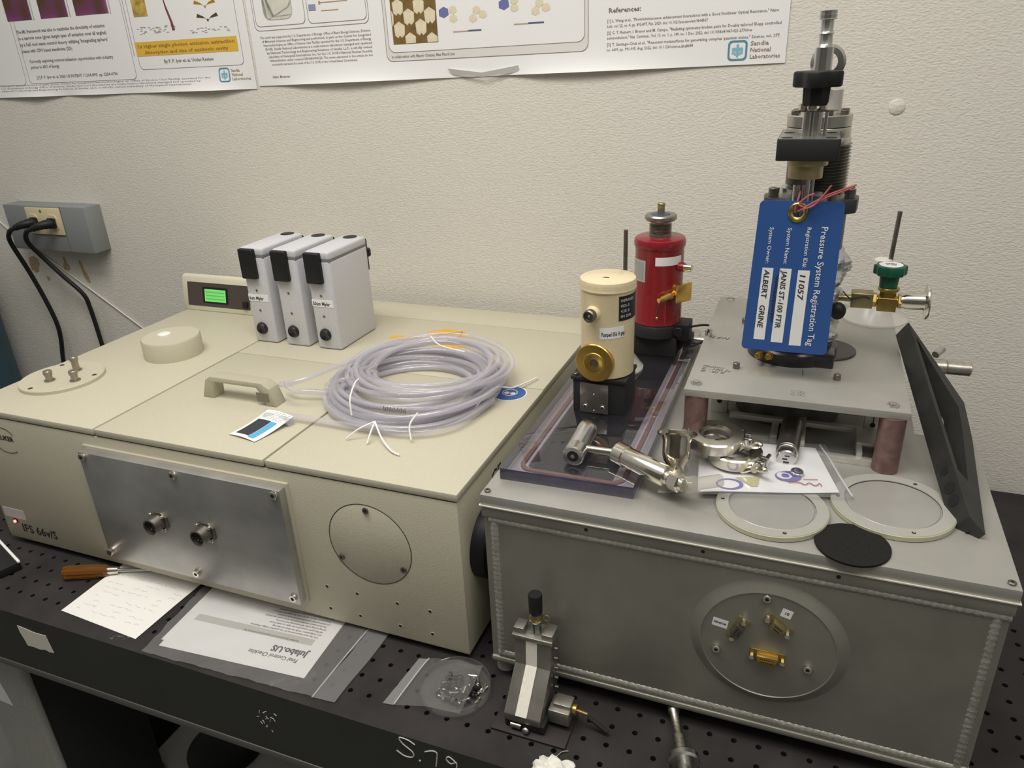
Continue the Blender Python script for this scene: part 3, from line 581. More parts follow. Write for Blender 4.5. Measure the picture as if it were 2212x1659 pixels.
# ================================================================ white beam splitter cases
cases_lab = ['left one of three upright white instrument cases, with a small printed label', 'middle one of three upright white instrument cases, without a paper label', 'right one of three upright white instrument cases, with a longer printed label']
def case(ix, x0, txt):
    w, dpt, hgt, y0 = 46, 112, 166, 345
    t = thing('instrument_case', cases_lab[ix], 'case', (x0 + w / 2, y0 + dpt / 2, HT), 'white cases standing on the beige instrument')
    mb = MB(); mb.box(x0, x0 + w, y0, y0 + dpt, HT + 0.3, HT + hgt - 15, bev=4, seg=3); b = mb.build('shell', whitemet, t)
    mb = MB(); mb.box(x0 + 0.6, x0 + w - 0.6, y0 + 0.6, y0 + dpt - 0.6, HT + hgt - 17, HT + hgt - 12); mb.build('lid_seam', mat('case_gap', (0.2, 0.2, 0.22), 0.7), t)
    mb = MB(); mb.box(x0, x0 + w, y0, y0 + dpt, HT + hgt - 14.2, HT + hgt, bev=4, seg=3); mb.build('lid', whitemet, t)
    mb = MB(); mb.box(x0 + 1.5, x0 + 31, y0 - 8, y0 + 2, HT + hgt - 52, HT + hgt - 1.5, bev=2.5, seg=3); mb.build('latch', black, t)
    mb = MB(); mb.lathe([(10.5, 0), (10.5, 3), (8.5, 6), (3, 3.5), (0.01, 3.3)], (x0 + 19, y0 + 0.4, HT + 26), (0, -1, 0), 28); mb.build('bumper', mat('rubber_black', (0.012, 0.012, 0.013), 0.25), t)
    mb = MB(); mb.cyl((x0 + 36, y0 + dpt + 11, HT + 128), (x0 + 36, y0 + dpt + 11, HT + 142), 8, bev=2); mb.box(x0 + 14, x0 + 42, y0 + dpt - 1, y0 + dpt + 10, HT + hgt - 62, HT + hgt - 5, bev=4); mb.build('hinge', black, t)
    mb = MB(); mb.lathe([(12, 0), (12, 1), (0.01, 1.4)], (x0 + 22, y0 + dpt - 11, HT + hgt - 0.4), (0, 0, 1), 20); mb.build('top_pad', black, t)
    for z in (97, 62): bolt((x0 + 21, y0 + 0.5, HT + z - 4), (0, -1, 0), 2.4, 1.2, t, 'screw', brassd, 12)
    if txt:
        mb = MB(); mb.box(x0 + 1.5, x0 + w - 4, y0 - 0.5, y0 + 0.3, HT + 74, HT + 86); lb = mb.build('label', white, t)
        mb = MB(); mb.text(txt, 8.5, XF(y0 - 0.6, x0 + 3, HT + 76.5), valign='BOTTOM_BASELINE', bold=0.25, sx=0.8); mb.build('label_text', ink, lb, smooth=False)
for ix, (x0, txt) in enumerate(((-548, '6um Mylar'), (-483.5, None), (-419.5, '50um Mylar'))): case(ix, x0, txt)
# ================================================================ coil of clear tubing
tub = clear('clear_tubing', (0.93, 0.925, 0.95), 0.06, 0.24, (0.78, 0.76, 0.80), 1.5)
ct = thing('tubing_coil', 'coil of clear plastic tubing tied with white twine on the beige lid', 'tubing', (-165, 250, HT))
pts = []; NL = 24; n = 40; R = 4.0
pts += [(-352, 172, HT + 20), (-330, 160, HT + 14)]
slots = [(k % 5, k // 5) for k in range(NL)]
random.seed(11)
for L in range(NL):
    lay = min(L // 8, 2); k = (L % 8) * 0.8
    rad_ = (88 + 6.2 * k, 92 + 6.0 * k, 86 + 5.5 * k)[lay]
    cx = (-174, -172, -166)[lay] + random.uniform(-5, 5); cyy = (222, 240, 262)[lay] + random.uniform(-7, 7); z = HT + 5 + lay * 13 + random.uniform(-1, 3)
    ex = 1.0 + random.uniform(-0.03, 0.03); ey = 0.98 + random.uniform(-0.04, 0.04)
    for q in range(n):
        a = math.radians(-150) + 2 * math.pi * q / n
        if L == NL - 1 and q > n * 0.85: break
        zz = z + 4 * math.sin(a * 2 + L)
        pts.append((cx + rad_ * ex * math.cos(a), cyy + rad_ * ey * math.sin(a), max(zz, HT + 5)))
pts += [(-300, 140, HT + 42), (-345, 152, HT + 26)]
mb = MB(); mb.tube(pts, R, seg=8, sub=2); mb.build('tube', tub, ct, ang=80)
mb = MB(); mb.tube([(-338, 104, HT + 6), (-300, 100, HT + 8), (-240, 100, HT + 8), (-180, 98, HT + 8), (-110, 104, HT + 8), (-66, 140, HT + 9), (-48, 220, HT + 9)], R, seg=8); mb.build('tube_end', tub, ct, ang=80)
mb = MB()
for k in range(13): mb.box(-158 + k * 2.6, -156.8 + k * 2.6, 117.6, 118.4, HT + 26 + (k % 3) * 0.6, HT + 33 - (k % 2) * 1.5)
mb.build('printed_text', inkg, ct)
twn = mat('white_twine', (0.88, 0.87, 0.84), 0.5)
for P in ([(-212, 150, HT + 51), (-207, 132, HT + 52), (-203, 112, HT + 40), (-199, 105, HT + 20)],
          [(-160, 98, HT + 20), (-176, 84, HT + 14), (-190, 74, HT + 3)], [(-160, 98, HT + 20), (-158, 82, HT + 12), (-158, 72, HT + 2)], [(-160, 98, HT + 20), (-140, 78, HT + 10), (-118, 62, HT + 4), (-104, 58, HT + 2)],
          [(-196, 330, HT + 48), (-160, 290, HT + 52), (-115, 280, HT + 50)], [(-108, 118, HT + 30), (-112, 102, HT + 20), (-106, 92, HT + 5)],
          [(-20, 322, HT + 4), (-38, 270, HT + 8), (-52, 240, HT + 20), (-60, 215, HT + 14), (-66, 190, HT + 3)]):
    mb = MB(); mb.tube(P, 1.2, seg=6, sub=4); mb.build('twine', twn, ct)
mb = MB(); mb.tube([(-330, 92, HT + 6), (-315, 94, HT + 5), (-300, 92, HT + 5), (-285, 88, HT + 5)], 5.5, seg=12); mb.build('tube_cap', clear('cap_plastic', (0.8, 0.82, 0.86), 0.05, 0.4), ct)
pt = thing('paper_label', 'small white, black and blue paper label lying beside the coil of tubing', 'label', (-320, 78, HT))
mb = MB(); nx = 10
def labpt(u, v): 
    x = -338 + (-290 - -338) * u + 4 * v; y = 42 + 62 * v - 8 * u; z = HT + 1.2 + 9 * v * v + 2.0 * math.sin(u * 3.1)
    return (x - 12 * (1 - v), y, z)
def sheet_patch(u0, u1, v0, v1, off, m, name, par, n=8):
    mb = MB(); vs = [labpt(u0 + (u1 - u0) * i / n, v0 + (v1 - v0) * j / n) for j in range(n + 1) for i in range(n + 1)]
    mb.add([(x, y, z + off) for x, y, z in vs], [(j * (n + 1) + i, j * (n + 1) + i + 1, (j + 1) * (n + 1) + i + 1, (j + 1) * (n + 1) + i) for j in range(n) for i in range(n)]); return mb.build(name, m, par, ang=80)
sheet_patch(0, 1, 0, 1, 0, mat('label_white', (0.88, 0.88, 0.86), 0.5), 'sheet', pt)
sheet_patch(0.12, 0.62, 0.1, 0.68, 0.35, mat('label_black', (0.03, 0.035, 0.045), 0.4), 'black_print', pt)
sheet_patch(0.64, 0.84, 0.06, 0.68, 0.35, mat('label_blue', (0.10, 0.42, 0.70), 0.4), 'blue_print', pt)
mb = MB()
for r_ in range(6):
    for c_ in range(9):
        u = 0.06 + 0.1 * c_; v = 0.74 + 0.042 * r_; x, y, z = labpt(u, v); mb.box(x, x + random.uniform(1.5, 4.2), y, y + 0.9, z + 0.3, z + 0.4)
mb.build('printed_text', inkl, pt, smooth=False)
# ================================================================ aluminium vacuum box
AX0, AX1, AY0, AY1, AZ, AS = 32, 531, -8.6, 268, 253.4, 240.6
LX, LY = 470, 512
vb = thing('vacuum_box', 'big welded aluminium vacuum box with round connector port, right half of the table', 'vacuum chamber', (280, 200, 0))
# tank: hollow L-shaped body (outer wall polygon minus inner), front at AY0+2
def Lp(i): return [(AX0 + i, AY0 + i), (AX1 - i, AY0 + i), (AX1 - i, AY1 - i), (LX - i, AY1 - i), (LX - i, LY - i), (AX0 + i, LY - i)]
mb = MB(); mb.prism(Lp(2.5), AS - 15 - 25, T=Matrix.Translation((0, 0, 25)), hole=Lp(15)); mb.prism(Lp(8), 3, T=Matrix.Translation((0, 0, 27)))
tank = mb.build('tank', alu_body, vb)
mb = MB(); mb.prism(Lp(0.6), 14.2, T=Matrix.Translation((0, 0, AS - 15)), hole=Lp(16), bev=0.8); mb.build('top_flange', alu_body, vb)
mb = MB(); mb.prism(Lp(-1.3), 1.2, T=Matrix.Translation((0, 0, AS - 1.2)), hole=Lp(14)); mb.build('flange_edge_highlight', mat('edge_highlight_bright', (0.85, 0.82, 0.72), 0.4, 0.3), vb)  # pale strip paints the flange's top edge catching light
OXo = (61, 160, 44, 486)  # the opening in the lid under the acrylic window
mb = MB(); mb.prism(Lp(0), AZ - AS, T=Matrix.Translation((0, 0, AS)), hole=rrect(OXo[0], OXo[1], OXo[2], OXo[3], 8), bev=0.5); vl = mb.build('lid', alu_lid, vb)
mb = MB(); mb.prism(Lp(0), 0.5, T=Matrix.Translation((0, 0, 26))) 
mb = MB(); mb.box(OXo[0] - 8, OXo[1] + 8, OXo[2] - 8, OXo[3] + 8, 150, 151); mb.build('interior_shade_sheet', darkin, vb)  # dark sheet stands in for the shade inside the box
mb = MB(); mb.box(AX0 + 3, AX1 - 3, AY0 - 0.4, AY0 + 3, AS - 8, AS - 2)
def weld(p0, p1, r=3.2, seg=8, step=2.2):
    mb = MB(); p0 = V3(p0); p1 = V3(p1); n = max(2, int((p1 - p0).length / step)); mb.tube([p0.lerp(p1, i / n) for i in range(n + 1)], r, seg=seg, sub=1, rad=lambda u: r * (0.97 + 0.05 * math.sin(u * n * 2.1)) + random.uniform(-.08, .08))
    return mb.build('weld_bead', alu_weld, vb, ang=70)
weld((AX0 + 8, AY0 + 7.2, 222), (AX1 - 2, AY0 + 7.2, 222), 7); weld((AX0 + 14, AY0 + 7, 36), (AX0 + 14, AY0 + 7, 220), 6.6); weld((AX0 + 10, AY0 + 7.2, 35), (AX1 - 2, AY0 + 7.2, 35), 7)
weld((AX1 - 12, AY0 + 7.4, 36), (AX1 - 12, AY0 + 7.4, 220), 6.6)
mb = MB(); mb.box(AX0 + 1, AX1 - 1, AY0 - 0.5, AY0 + 20, 22, 30, bev=2.5); mb.build('bottom_plate', alu_body, vb)
for x, y in ((44, 9), (515, 9), (44, 490), (440, 490)): mb = MB(); mb.lathe([(9.5, 0), (11, 2), (11, 12), (12, 26)], (x, y, 0), (0, 0, 1), 28); mb.build('foot', mat('foot_grey', (0.34, 0.34, 0.32), 0.6), vb)
# left side port
mb = MB(); mb.lathe([(40, 0), (40, 7), (37, 9), (34, 9), (33, 12), (0.01, 12)], (AX0 + 3, 62, 128), (-1, 0, 0), 40); mb.build('side_flange', steel, vb)
# round port on the front
rp = Vector((336, AY0 + 2.2, 137))
mb = MB(); mb.lathe([(76, -0.4), (71, 1.0), (65, 5.2), (64.2, 5.4), (63.6, 4.6)], rp, (0, -1, 0), 72); mb.build('port_rim', alu_body, vb)
mb = MB(); mb.lathe([(63.5, 0), (63.5, 3.8), (62.9, 4.2), (0.01, 4.2)], rp, (0, -1, 0), 72); fl = mb.build('port_flange', mat('aluminium_turned', (0.42, 0.41, 0.37), 0.36, 0.8, 6, 0.06), vb)
FY = rp.y - 4.2
for x, z in ((288.4, 121), (375.8, 121), (331.3, 196)): bolt((x, FY + 0.3, z), (0, -1, 0), 4.2, 4, fl, 'screw', chrome)
def dsub(cx, cz, ang, w, h, m, m2, holes):
    T = Matrix.Translation((cx, FY, cz)) @ Matrix.Rotation(math.radians(ang), 4, 'Y') @ XF(0)
    mb = MB(); mb.prism(rrect(-w / 2 - 7, w / 2 + 7, -h / 2 - 1, h / 2 + 1, 1.5), 1.6, T=T, bev=0.3); c = mb.build('multi_pin_connector', m, fl)
    mb = MB(); mb.prism([(-w / 2, h / 2 - 1), (w / 2, h / 2 - 1), (w / 2 - 2, -h / 2 + 1), (-w / 2 + 2, -h / 2 + 1)], 7, T=T @ Matrix.Translation((0, 0, 1.5)), bev=0.4); mb.build('shell', m2, c)
    mb = MB()
    for r_ in range(2):
        for k in range(holes - r_): mb.box(-w / 2 + 3.4 + (w - 6) * (k + 0.5 * r_) / holes, -w / 2 + 4.6 + (w - 6) * (k + 0.5 * r_) / holes, 1.2 - 3.4 * r_, 2.4 - 3.4 * r_, 8.45, 8.7, T=T)
    mb.build('socket', holem, c)
    for sgn in (-1, 1): 
        p0 = T @ Vector((sgn * (w / 2 + 4.5), 0, 1.5)); p1 = T @ Vector((sgn * (w / 2 + 4.5), 0, 7)); mb = MB(); mb.cyl(p0, p1, 2.6, seg=6); mb.build('jack_screw', chrome, c)
dsub(337.6, 124.5, 0, 20, 12, brass, gold, 7); dsub(307.5, 152.6, 65 - 130, 15, 11, brassd, dsteel, 5); dsub(343.6, 166.5, 36, 15, 11, brassd, brassd, 5)
for cx, cz, a, w_, tx in ((290, 153.5, 8, 15, 'SENSOR'), (350.4, 181.5, 14, 10, '10')):
    T = Matrix.Translation((cx, FY - 0.2, cz)) @ Matrix.Rotation(math.radians(a), 4, 'Y') @ XF(0)
    mb = MB(); mb.prism([(-w_ / 2, -5), (w_ / 2, -5), (w_ / 2, 5), (-w_ / 2, 5)], 0.3, T=T); lb = mb.build('port_label', white, fl)
    mb = MB(); mb.text(tx, 4.6 if len(tx) < 4 else 3.4, T @ Matrix.Translation((0, 0, 0.4)), align='CENTER', valign='CENTER', bold=0.12); mb.build('label_text', ink, lb, smooth=False)
for x, y in ((AX0 + 6, AY0 + 8), (AX1 - 7, AY0 + 8), (AX1 - 8, AY1 - 8)): bolt((x, y, AZ), (0, 0, 1), 3.4, 2.6, vl, 'screw', dsteel)
for x in (150, 268, 390): mb = MB(); mb.cyl((x, AY0 + 0.9, 233), (x, AY0 + 0.3, 233), 2, seg=10); mb.build('weep_hole', holem, vb)
# ================================================================ acrylic window plate
AT = AZ + 14.3
wp = thing('acrylic_plate', 'thick clear acrylic window plate with an O-ring groove on the vacuum box', 'plate', (115, 260, AZ))
mb = MB(); mb.prism([(41.3, 27), (189.5, 31), (187.5, 490), (41, 486)], 13.8, T=Matrix.Translation((0, 0, AZ + 0.3)), bev=0.5)
acr = clear('acrylic', (0.90, 0.885, 0.93), 0.012, 0.015, (0.55, 0.52, 0.6), 1.6)
acre = mat('acrylic_edge_reflection', (0.062, 0.055, 0.095), 0.12, 0, 60, 0.15, coat=0.5)  # dark edge colour stands in for internal reflection
o = mb.build('window', [acr, acre], wp)
for p in o.data.polygons:
    if abs(p.normal.z) < 0.7: p.material_index = 1
    elif p.normal.z < 0: p.material_index = 0
mb = MB(); mb.prism(rrect(52, 174, 50, 474, 16, 8), 2.6, T=Matrix.Translation((0, 0, AZ + 0.35)), hole=rrect(57, 169, 55, 469, 12, 8)); mb.build('o_ring', mat('viton_brown', (0.13, 0.06, 0.045), 0.5), wp)
mb = MB(); mb.prism(rrect(50, 176, 48, 476, 17, 8), 0.15, T=Matrix.Translation((0, 0, AZ + 0.1)), hole=rrect(60, 166, 58, 466, 10, 8)); mb.build('groove', mat('groove_grey', (0.42, 0.41, 0.43), 0.4), wp)
# aluminium hinge block at the far right corner
mb = MB(); mb.box(168, 190, 455, 478, AT, AT + 14, bev=1); mb.cyl((176, 452, AT + 8), (208, 452, AT + 8), 6, bev=1)
mb.build('clamp_block', steel, wp)
# ================================================================ cream detector dewar
CX, CYY = 112, 216
dw = thing('detector_dewar', 'cream cylindrical detector dewar with round gold window flange on the acrylic plate', 'dewar', (CX, CYY, AT))
mb = MB(); mb.box(76, 142, 188, 242, AT, AT + 43, bev=1); mb.box(73.5, 143.5, 186, 244, AT + 43, AT + 47.5, bev=0.8); st = mb.build('mounting_block', blackan2, dw)
mb = MB(); mb.box(86, 122, 183.5, 187.6, AT + 1.5, AT + 41, bev=1); pl = mb.build('front_plate', steel if False else mat('plate_steel', (0.42, 0.39, 0.36), 0.25, 0.95, 40, 0.1), st)
for x, z in ((93, 10), (115, 10)): bolt((x, 183.6, AT + z), (0, -1, 0), 3.2, 2, pl, 'screw', chrome)
for x, z in ((104, 27), (104, 5)): mb = MB(); mb.sphere((x, 183.5, AT + z), 1.2, 8); mb.build('pin', chrome, pl)
for x in (79,): bolt((x, 191, AT + 47.5), (0, 0, 1), 3, 3, st, 'screw', dsteel)
bz = AT + 48
mb = MB(); mb.lathe([(31, 0), (32.5, 1.5), (32.5, 106), (33, 108)], (CX, CYY, bz), (0, 0, 1), 64); cb = mb.build('body', creamen, dw)
mb = MB(); mb.lathe([(33.2, 0), (34.2, 2), (33.6, 5), (34, 8), (33, 12.5), (31.5, 13.5), (0.01, 13.8)], (CX, CYY, bz + 107), (0, 0, 1), 64); cl = mb.build('cap', creamen, dw)
mb = MB(); mb.box(CX - 3, CX + 3, CYY - 7, CYY - 5.6, bz + 120.7, bz + 121); mb.box(CX - 5, CX + 4, CYY - 8.6, CYY - 8, bz + 120.7, bz + 121); mb.build('pencil_mark', ink, cl)
fd = Vector((-0.10, -0.99, 0.0)).normalized(); fc = Vector((CX - 7, CYY - 28, bz + 21))
mb = MB(); mb.lathe([(20, -14), (20, 0), (24.2, 0), (24.2, 5), (23.4, 6), (13.5, 6), (12.8, 6.6), (9, 6.6), (8, 6), (5.2, 6), (5.2, 3), (0.01, 3)], fc, fd, 56); wf = mb.build('window_flange', gold, dw)
mb = MB(); mb.cyl(fc + fd * 3.2, fc + fd * 5.2, 5.1, seg=24); mb.build('window', dsteel, wf)
vd = Vector((-0.18, -0.98, 0.0)).normalized(); vc = Vector((CX - 9, CYY - 29, bz + 83))
mb = MB(); mb.lathe([(11, -6), (9.5, 2), (8, 6), (7.5, 8)], vc, vd, 28); mb.build('port_boss', creamen, dw)
mb = MB(); mb.lathe([(7.6, 7), (7.6, 14), (6.4, 15.5), (5.5, 15.5), (5, 13), (2, 13), (0.01, 15)], vc, vd, 28); mb.build('pump_port', dsteel, dw)
def wrap(cx, cy, r, a0, a1, z0, z1, m, name, par, n=14, tilt=0.0):
    mb = MB(); vs = []
    for i in range(n + 1):
        t = i / n; a = math.radians(a0 + (a1 - a0) * t); dz = tilt * t
        vs += [(cx + r * math.cos(a), cy + r * math.sin(a), z0 + dz), (cx + r * math.cos(a), cy + r * math.sin(a), z1 + dz)]
    mb.add(vs, [(2 * i, 2 * i + 2, 2 * i + 3, 2 * i + 1) for i in range(n)]); return mb.build(name, m, par, ang=80, solid=0.15)
def wrap_text(cx, cy, r, a0, z, s, size, m, name, par, bold=0.2, sx=1.0, tilt=0.0):
    mb = MB(); mb.text(s, size, Matrix.Identity(4), valign='BOTTOM_BASELINE', bold=bold, sx=sx)
    mb.warp(lambda p: (cx + r * math.cos(math.radians(a0) + p.x / r), cy + r * math.sin(math.radians(a0) + p.x / r), z + p.y + tilt * p.x)); return mb.build(name, m, par, smooth=False)
lb = wrap(CX, CYY, 32.75, -92, -40, bz + 52, bz + 66, white, 'label', dw, tilt=2)
wrap_text(CX, CYY, 33.0, -88, bz + 55.5, 'Pumped 056 H gap', 7.2, ink, 'label_text', lb, 0.2, 0.52, 0.06)
lb = wrap(CX, CYY, 32.75, -52, 10, bz + 74, bz + 104, black, 'nameplate', dw)
for k in range(4): wrap_text(CX, CYY, 33.0, -48, bz + 78 + 6.4 * k, ('SN 2504', '4.2K Si', 'HDL-5', 'INFRARED')[k], 4.6, mat('print_silver', (0.5, 0.5, 0.5), 0.5), 'nameplate_text', lb, 0.1)
# ================================================================ red detector dewar
RX, RY = 133, 420
rd = thing('detector_dewar', 'red cylindrical detector dewar on a black stand behind the cream one', 'dewar', (RX, RY, AT))
mb = MB(); mb.box(RX - 44, RX + 34, RY - 27, RY + 35, AT, AT + 30, bev=1.5); mb.lathe([(39, 0), (39, 14), (37, 17)], (RX, RY, AT + 30), (0, 0, 1), 48); mb.build('stand', blackan2, rd)
mb = MB(); mb.box(RX + 34, RX + 52, RY - 14, RY + 20, AT + 12, AT + 26, bev=1); mb.box(RX + 28, RX + 50, RY - 24, RY + 10, AT + 26, AT + 50, bev=1.5); mb.cyl((RX + 36, RY - 24, AT + 40), (RX + 36, RY - 30, AT + 40), 7, bev=0.8); mb.build('preamp_box', black, rd)
rz = AT + 46
mb = MB(); mb.lathe([(34, 0), (35.5, 2), (35, 4), (34, 6), (34, 110), (34.4, 112)], (RX, RY, rz), (0, 0, 1), 64); mb.build('body', reden, rd)
mb = MB(); mb.lathe([(35, 0), (36, 3), (36, 8), (34.5, 12), (33, 13), (0.01, 13.4)], (RX, RY, rz + 111), (0, 0, 1), 64); mb.build('cap', reden, rd)
mb = MB(); pr = [(15.5, 0), (15.5, 6)]
for k in range(6): pr += [(14.2, 6.5 + 2 * k), (15.8, 7.5 + 2 * k)]
pr += [(14, 19), (14, 22), (20, 23), (22, 25), (22, 29), (20.5, 31), (14, 31), (13, 30), (0.01, 29.5)]
mb.lathe(pr, (RX, RY, rz + 124), (0, 0, 1), 40); fn_ = mb.build('fill_neck', mat('neck_steel', (0.34, 0.32, 0.28), 0.35, 0.9), rd)
mb = MB(); mb.lathe([(13, 0), (12, 2), (5, 3)], (RX, RY, rz + 153.3), (0, 0, 1), 30); mb.build('neck_insert', mat('blue_seal', (0.05, 0.06, 0.16), 0.4), fn_)
mb = MB(); mb.lathe([(5, 0), (5, 11), (5.6, 12), (5.6, 14), (4.6, 15.5), (0.01, 15.5)], (RX, RY, rz + 155), (0, 0, 1), 20); mb.build('neck_tip', brassd, fn_)
lb = wrap(RX, RY, 34.3, -172, -112, rz + 65, rz + 96, mat('label_silver', (0.55, 0.54, 0.52), 0.35, 0.5), 'silver_label', rd)
wrap(RX, RY, 34.5, -168, -118, rz + 68, rz + 93, mat('label_silver_in', (0.42, 0.42, 0.41), 0.4, 0.4), 'label_print', lb)
wrap(RX, RY, 34.3, -88, -20, rz + 90, rz + 102, white, 'white_label', rd)
wrap(RX, RY, 34.3, -178, -168, rz + 52, rz + 64, white, 'white_tab', rd)
mb = MB(); mb.cyl((RX + 30, RY - 14, rz + 86), (RX + 38, RY - 16, rz + 86), 6.5); mb.build('port_boss', reden, rd)
mb = MB(); mb.cyl((RX + 37, RY - 16, rz + 86), (RX + 49, RY - 18, rz + 86), 5.2, bev=0.8); mb.build('pump_port', chrome, rd)
mb = MB(); mb.prism([(-13, -13), (13, -13), (13, 13), (-13, 13)], 5, T=frame_mat((RX + 38, RY - 23, rz + 52), (0.62, 0.78, 0), (0, 0, 1)), bev=0.6); mb.cyl((RX + 22, RY - 10, rz + 52), (RX + 40, RY - 24, rz + 52), 12); gf = mb.build('gold_flange', gold, rd)
mb = MB(); mb.cyl((RX + 24, RY - 34, rz + 50), (RX + 14, RY - 44, rz + 46), 4.6, bev=0.5); mb.cyl((RX + 26, RY - 26, rz + 51), (RX + 22, RY - 36, rz + 49), 5.6, seg=6); mb.cyl((RX + 14, RY - 44, rz + 46), (RX + 10, RY - 48, rz + 45), 3.4); mb.build('coax_connector', gold, rd)
mb = MB(); mb.tube([(RX + 12, RY - 44, rz + 42), (RX + 8, RY - 45, rz + 28), (RX + 10, RY - 42, rz + 16)], 1.2, seg=6); mb.sphere((RX + 8, RY - 44, rz + 18), 2.2, 8, mi=1); mb.build('cap_chain', [dsteel, gold], rd)
mb = MB(); mb.tube([(RX + 50, RY - 6, AT + 42), (RX + 70, RY - 4, AT + 46), (RX + 84, RY - 6, AT + 42), (RX + 72, RY - 14, AT + 26), (RX + 50, RY - 22, AT + 16)], 1.6, seg=8, sub=6); mb.build('cable', black, rd)
# ================================================================ funnels standing upside down
frost = clear('frosted_plastic', (0.9, 0.9, 0.88), 0.25, 0.42, (0.78, 0.76, 0.70), 1.4)
def funnel(cx, cy, zb, r, label, hn, hrod, tiltx=0):
    t = thing('funnel', label, 'funnel', (cx, cy, zb), 'upturned plastic funnels with metal tubes')
    mb = MB(); mb.lathe([(r, 0.3), (r, 3), (r - 1.5, 4), (r * .62, 22), (11.5, 46), (11.2, 50)], (cx, cy, zb), (0, 0, 1), 48); mb.build('cone', frost, t)
    mb = MB(); mb.lathe([(11.2, 44), (11, hn - 1), (10, hn), (0.01, hn + 0.2)], (cx, cy, zb), (0, 0, 1), 32); mb.build('neck', plastic_w, t)
    mb = MB(); mb.cyl((cx + 8.5, cy, zb + hn - 2), (cx + 8.5 + tiltx, cy, zb + hrod), 2.9, seg=14); mb.build('metal_tube', dsteel, t)
funnel(423, 461, 327, 41, 'upturned white plastic funnel on the raised plate behind the green-handled valve', 84, 147, 2)
funnel(95, 338, AT, 36, 'upturned white plastic funnel between the cream and the red dewar', 84, 196, 0)
# ================================================================ raised plate on copper legs
PZ0, PZ1 = 318.4, 327
rp_ = thing('raised_plate', 'raised square aluminium plate on copper legs carrying the cryostat', 'plate', (332, 338, AZ))
mb = MB(); mb.prism([(216, 160), (448, 162), (447, 516), (211, 514)], PZ1 - PZ0, T=Matrix.Translation((0, 0, PZ0)), bev=0.7); pp = mb.build('plate', alu_lid, rp_)
for x, y in ((229, 174), (433, 172), (229, 498), (433, 498)):
    mb = MB(); mb.lathe([(13.3, 0), (13.3, PZ0 - AZ)], (x, y, AZ), (0, 0, 1), 36); mb.build('leg', copper, rp_)
    mb = MB(); mb.cyl((x - 2, y + 4, PZ1 - 0.2), (x - 2, y + 4, PZ1 + 2.6), 6.5, seg=6); mb.cyl((x - 2, y + 4, PZ1 + 2), (x - 2, y + 4, PZ1 + 3.6), 4, seg=12); mb.build('hex_bolt', steel, rp_)
for x, y in ((264.8, 236), (376.4, 232), (258, 400)): mb = MB(); mb.cyl((x, y, PZ1), (x, y, PZ1 + 7), 3.9, seg=16, bev=0.4); mb.build('cap_screw', dsteel, rp_)
mb = MB(); mb.cyl((218, 338, PZ1), (218, 338, PZ1 + 8), 4.4, seg=12); mb.cyl((220, 332, PZ1 + 7), (220, 332, PZ1 + 12), 3, seg=8); mb.build('thumb_screw', steel, rp_)
pen = mat('pen_ink', (0.05, 0.05, 0.05), 0.8); TP = Matrix.Translation((0, 0, PZ1 + 0.15))
mb = MB(); T3 = lambda x, y, a=0: Matrix.Translation((x, y, PZ1 + 0.15)) @ Matrix.Rotation(math.radians(a), 4, 'Z')
mb.text("Photon\nE: -100.2u\nB: -40 K", 8.5, T3(226, 230, -2), shear=0.3, lines=0.9); mb.text("LEN", 11, T3(222, 330, -4), shear=0.4, space=1.2)
mb.tube([(339, 252, PZ1 + 0.2), (340, 232, PZ1 + 0.2)], 0.4, seg=4, sub=1)
mb.build('handwriting', pen, pp, smooth=False)
mb = MB()
for k in range(6):
    cx = 332 + (k % 3) * 5 + random.uniform(-1, 1); cy = 178 + (k // 3) * 8 + random.uniform(-1, 1); mb.prism(circle(2.6, 12, cx, cy), 0.1, T=TP, hole=circle(2.0, 12, cx, cy))
mb.build('stamp_mark', inkg, pp, smooth=False)
# mounting frame on the box under the plate
mf = thing('mounting_frame', 'aluminium bar frame with slotted blocks under the raised plate', 'frame', (330, 215, AZ))
al2 = mat('aluminium_bar', (0.60, 0.59, 0.54), 0.45, 0.5, 60, 0.08)
for nm, b in (('bar', (300, 431, 172, 181, 0, 7)), ('bar', (262, 418, 234, 242, 8, 14)), ('bar', (240, 318, 200, 208, 0, 6)), ('post', (312, 320, 196, 240, 0, 10)), ('post', (342, 350, 182, 250, 0, 16)),
              ('post', (404, 410, 178, 236, 0, 12)), ('post', (426, 431, 178, 236, 0, 12)), ('rail', (404, 431, 196, 236, 12, 16)), ('block', (412, 430, 236, 246, 14, 36)), ('block', (236, 256, 262, 275, 0, 42)), ('crossbar', (250, 430, 285, 297, 6, 20))):
    mb = MB(); mb.box(b[0], b[1], b[2], b[3], AZ + b[4], AZ + b[5], bev=0.6); mb.build(nm, al2, mf)
mb = MB(); mb.cyl((421, 235.6, AZ + 20), (421, 236.4, AZ + 20), 3, seg=14); mb.box(420.5, 421.5, 235.4, 236.2, AZ + 22, AZ + 36); mb.build('slot', holem, mf)
mb = MB(); mb.cyl((246, 261.4, AZ + 16), (246, 262.4, AZ + 16), 3, seg=14); mb.box(245.5, 246.5, 261.4, 262.2, AZ + 18, AZ + 40); mb.build('slot', holem, mf)
mb = MB(); mb.cyl((335, 215, AZ + 18), (333, 150, AZ + 16), 12, seg=28, bev=1); kn = mb.build('knob', dsteel, mf)
mb = MB(); mb.cyl((333, 150.5, AZ + 16), (333, 136, AZ + 15), 10.5, seg=28, bev=1.2); mb.ring((333, 148, AZ + 16), (0, -1, 0), 11.8, 9, 2.5, 28); mb.build('knob_end', steel, kn)
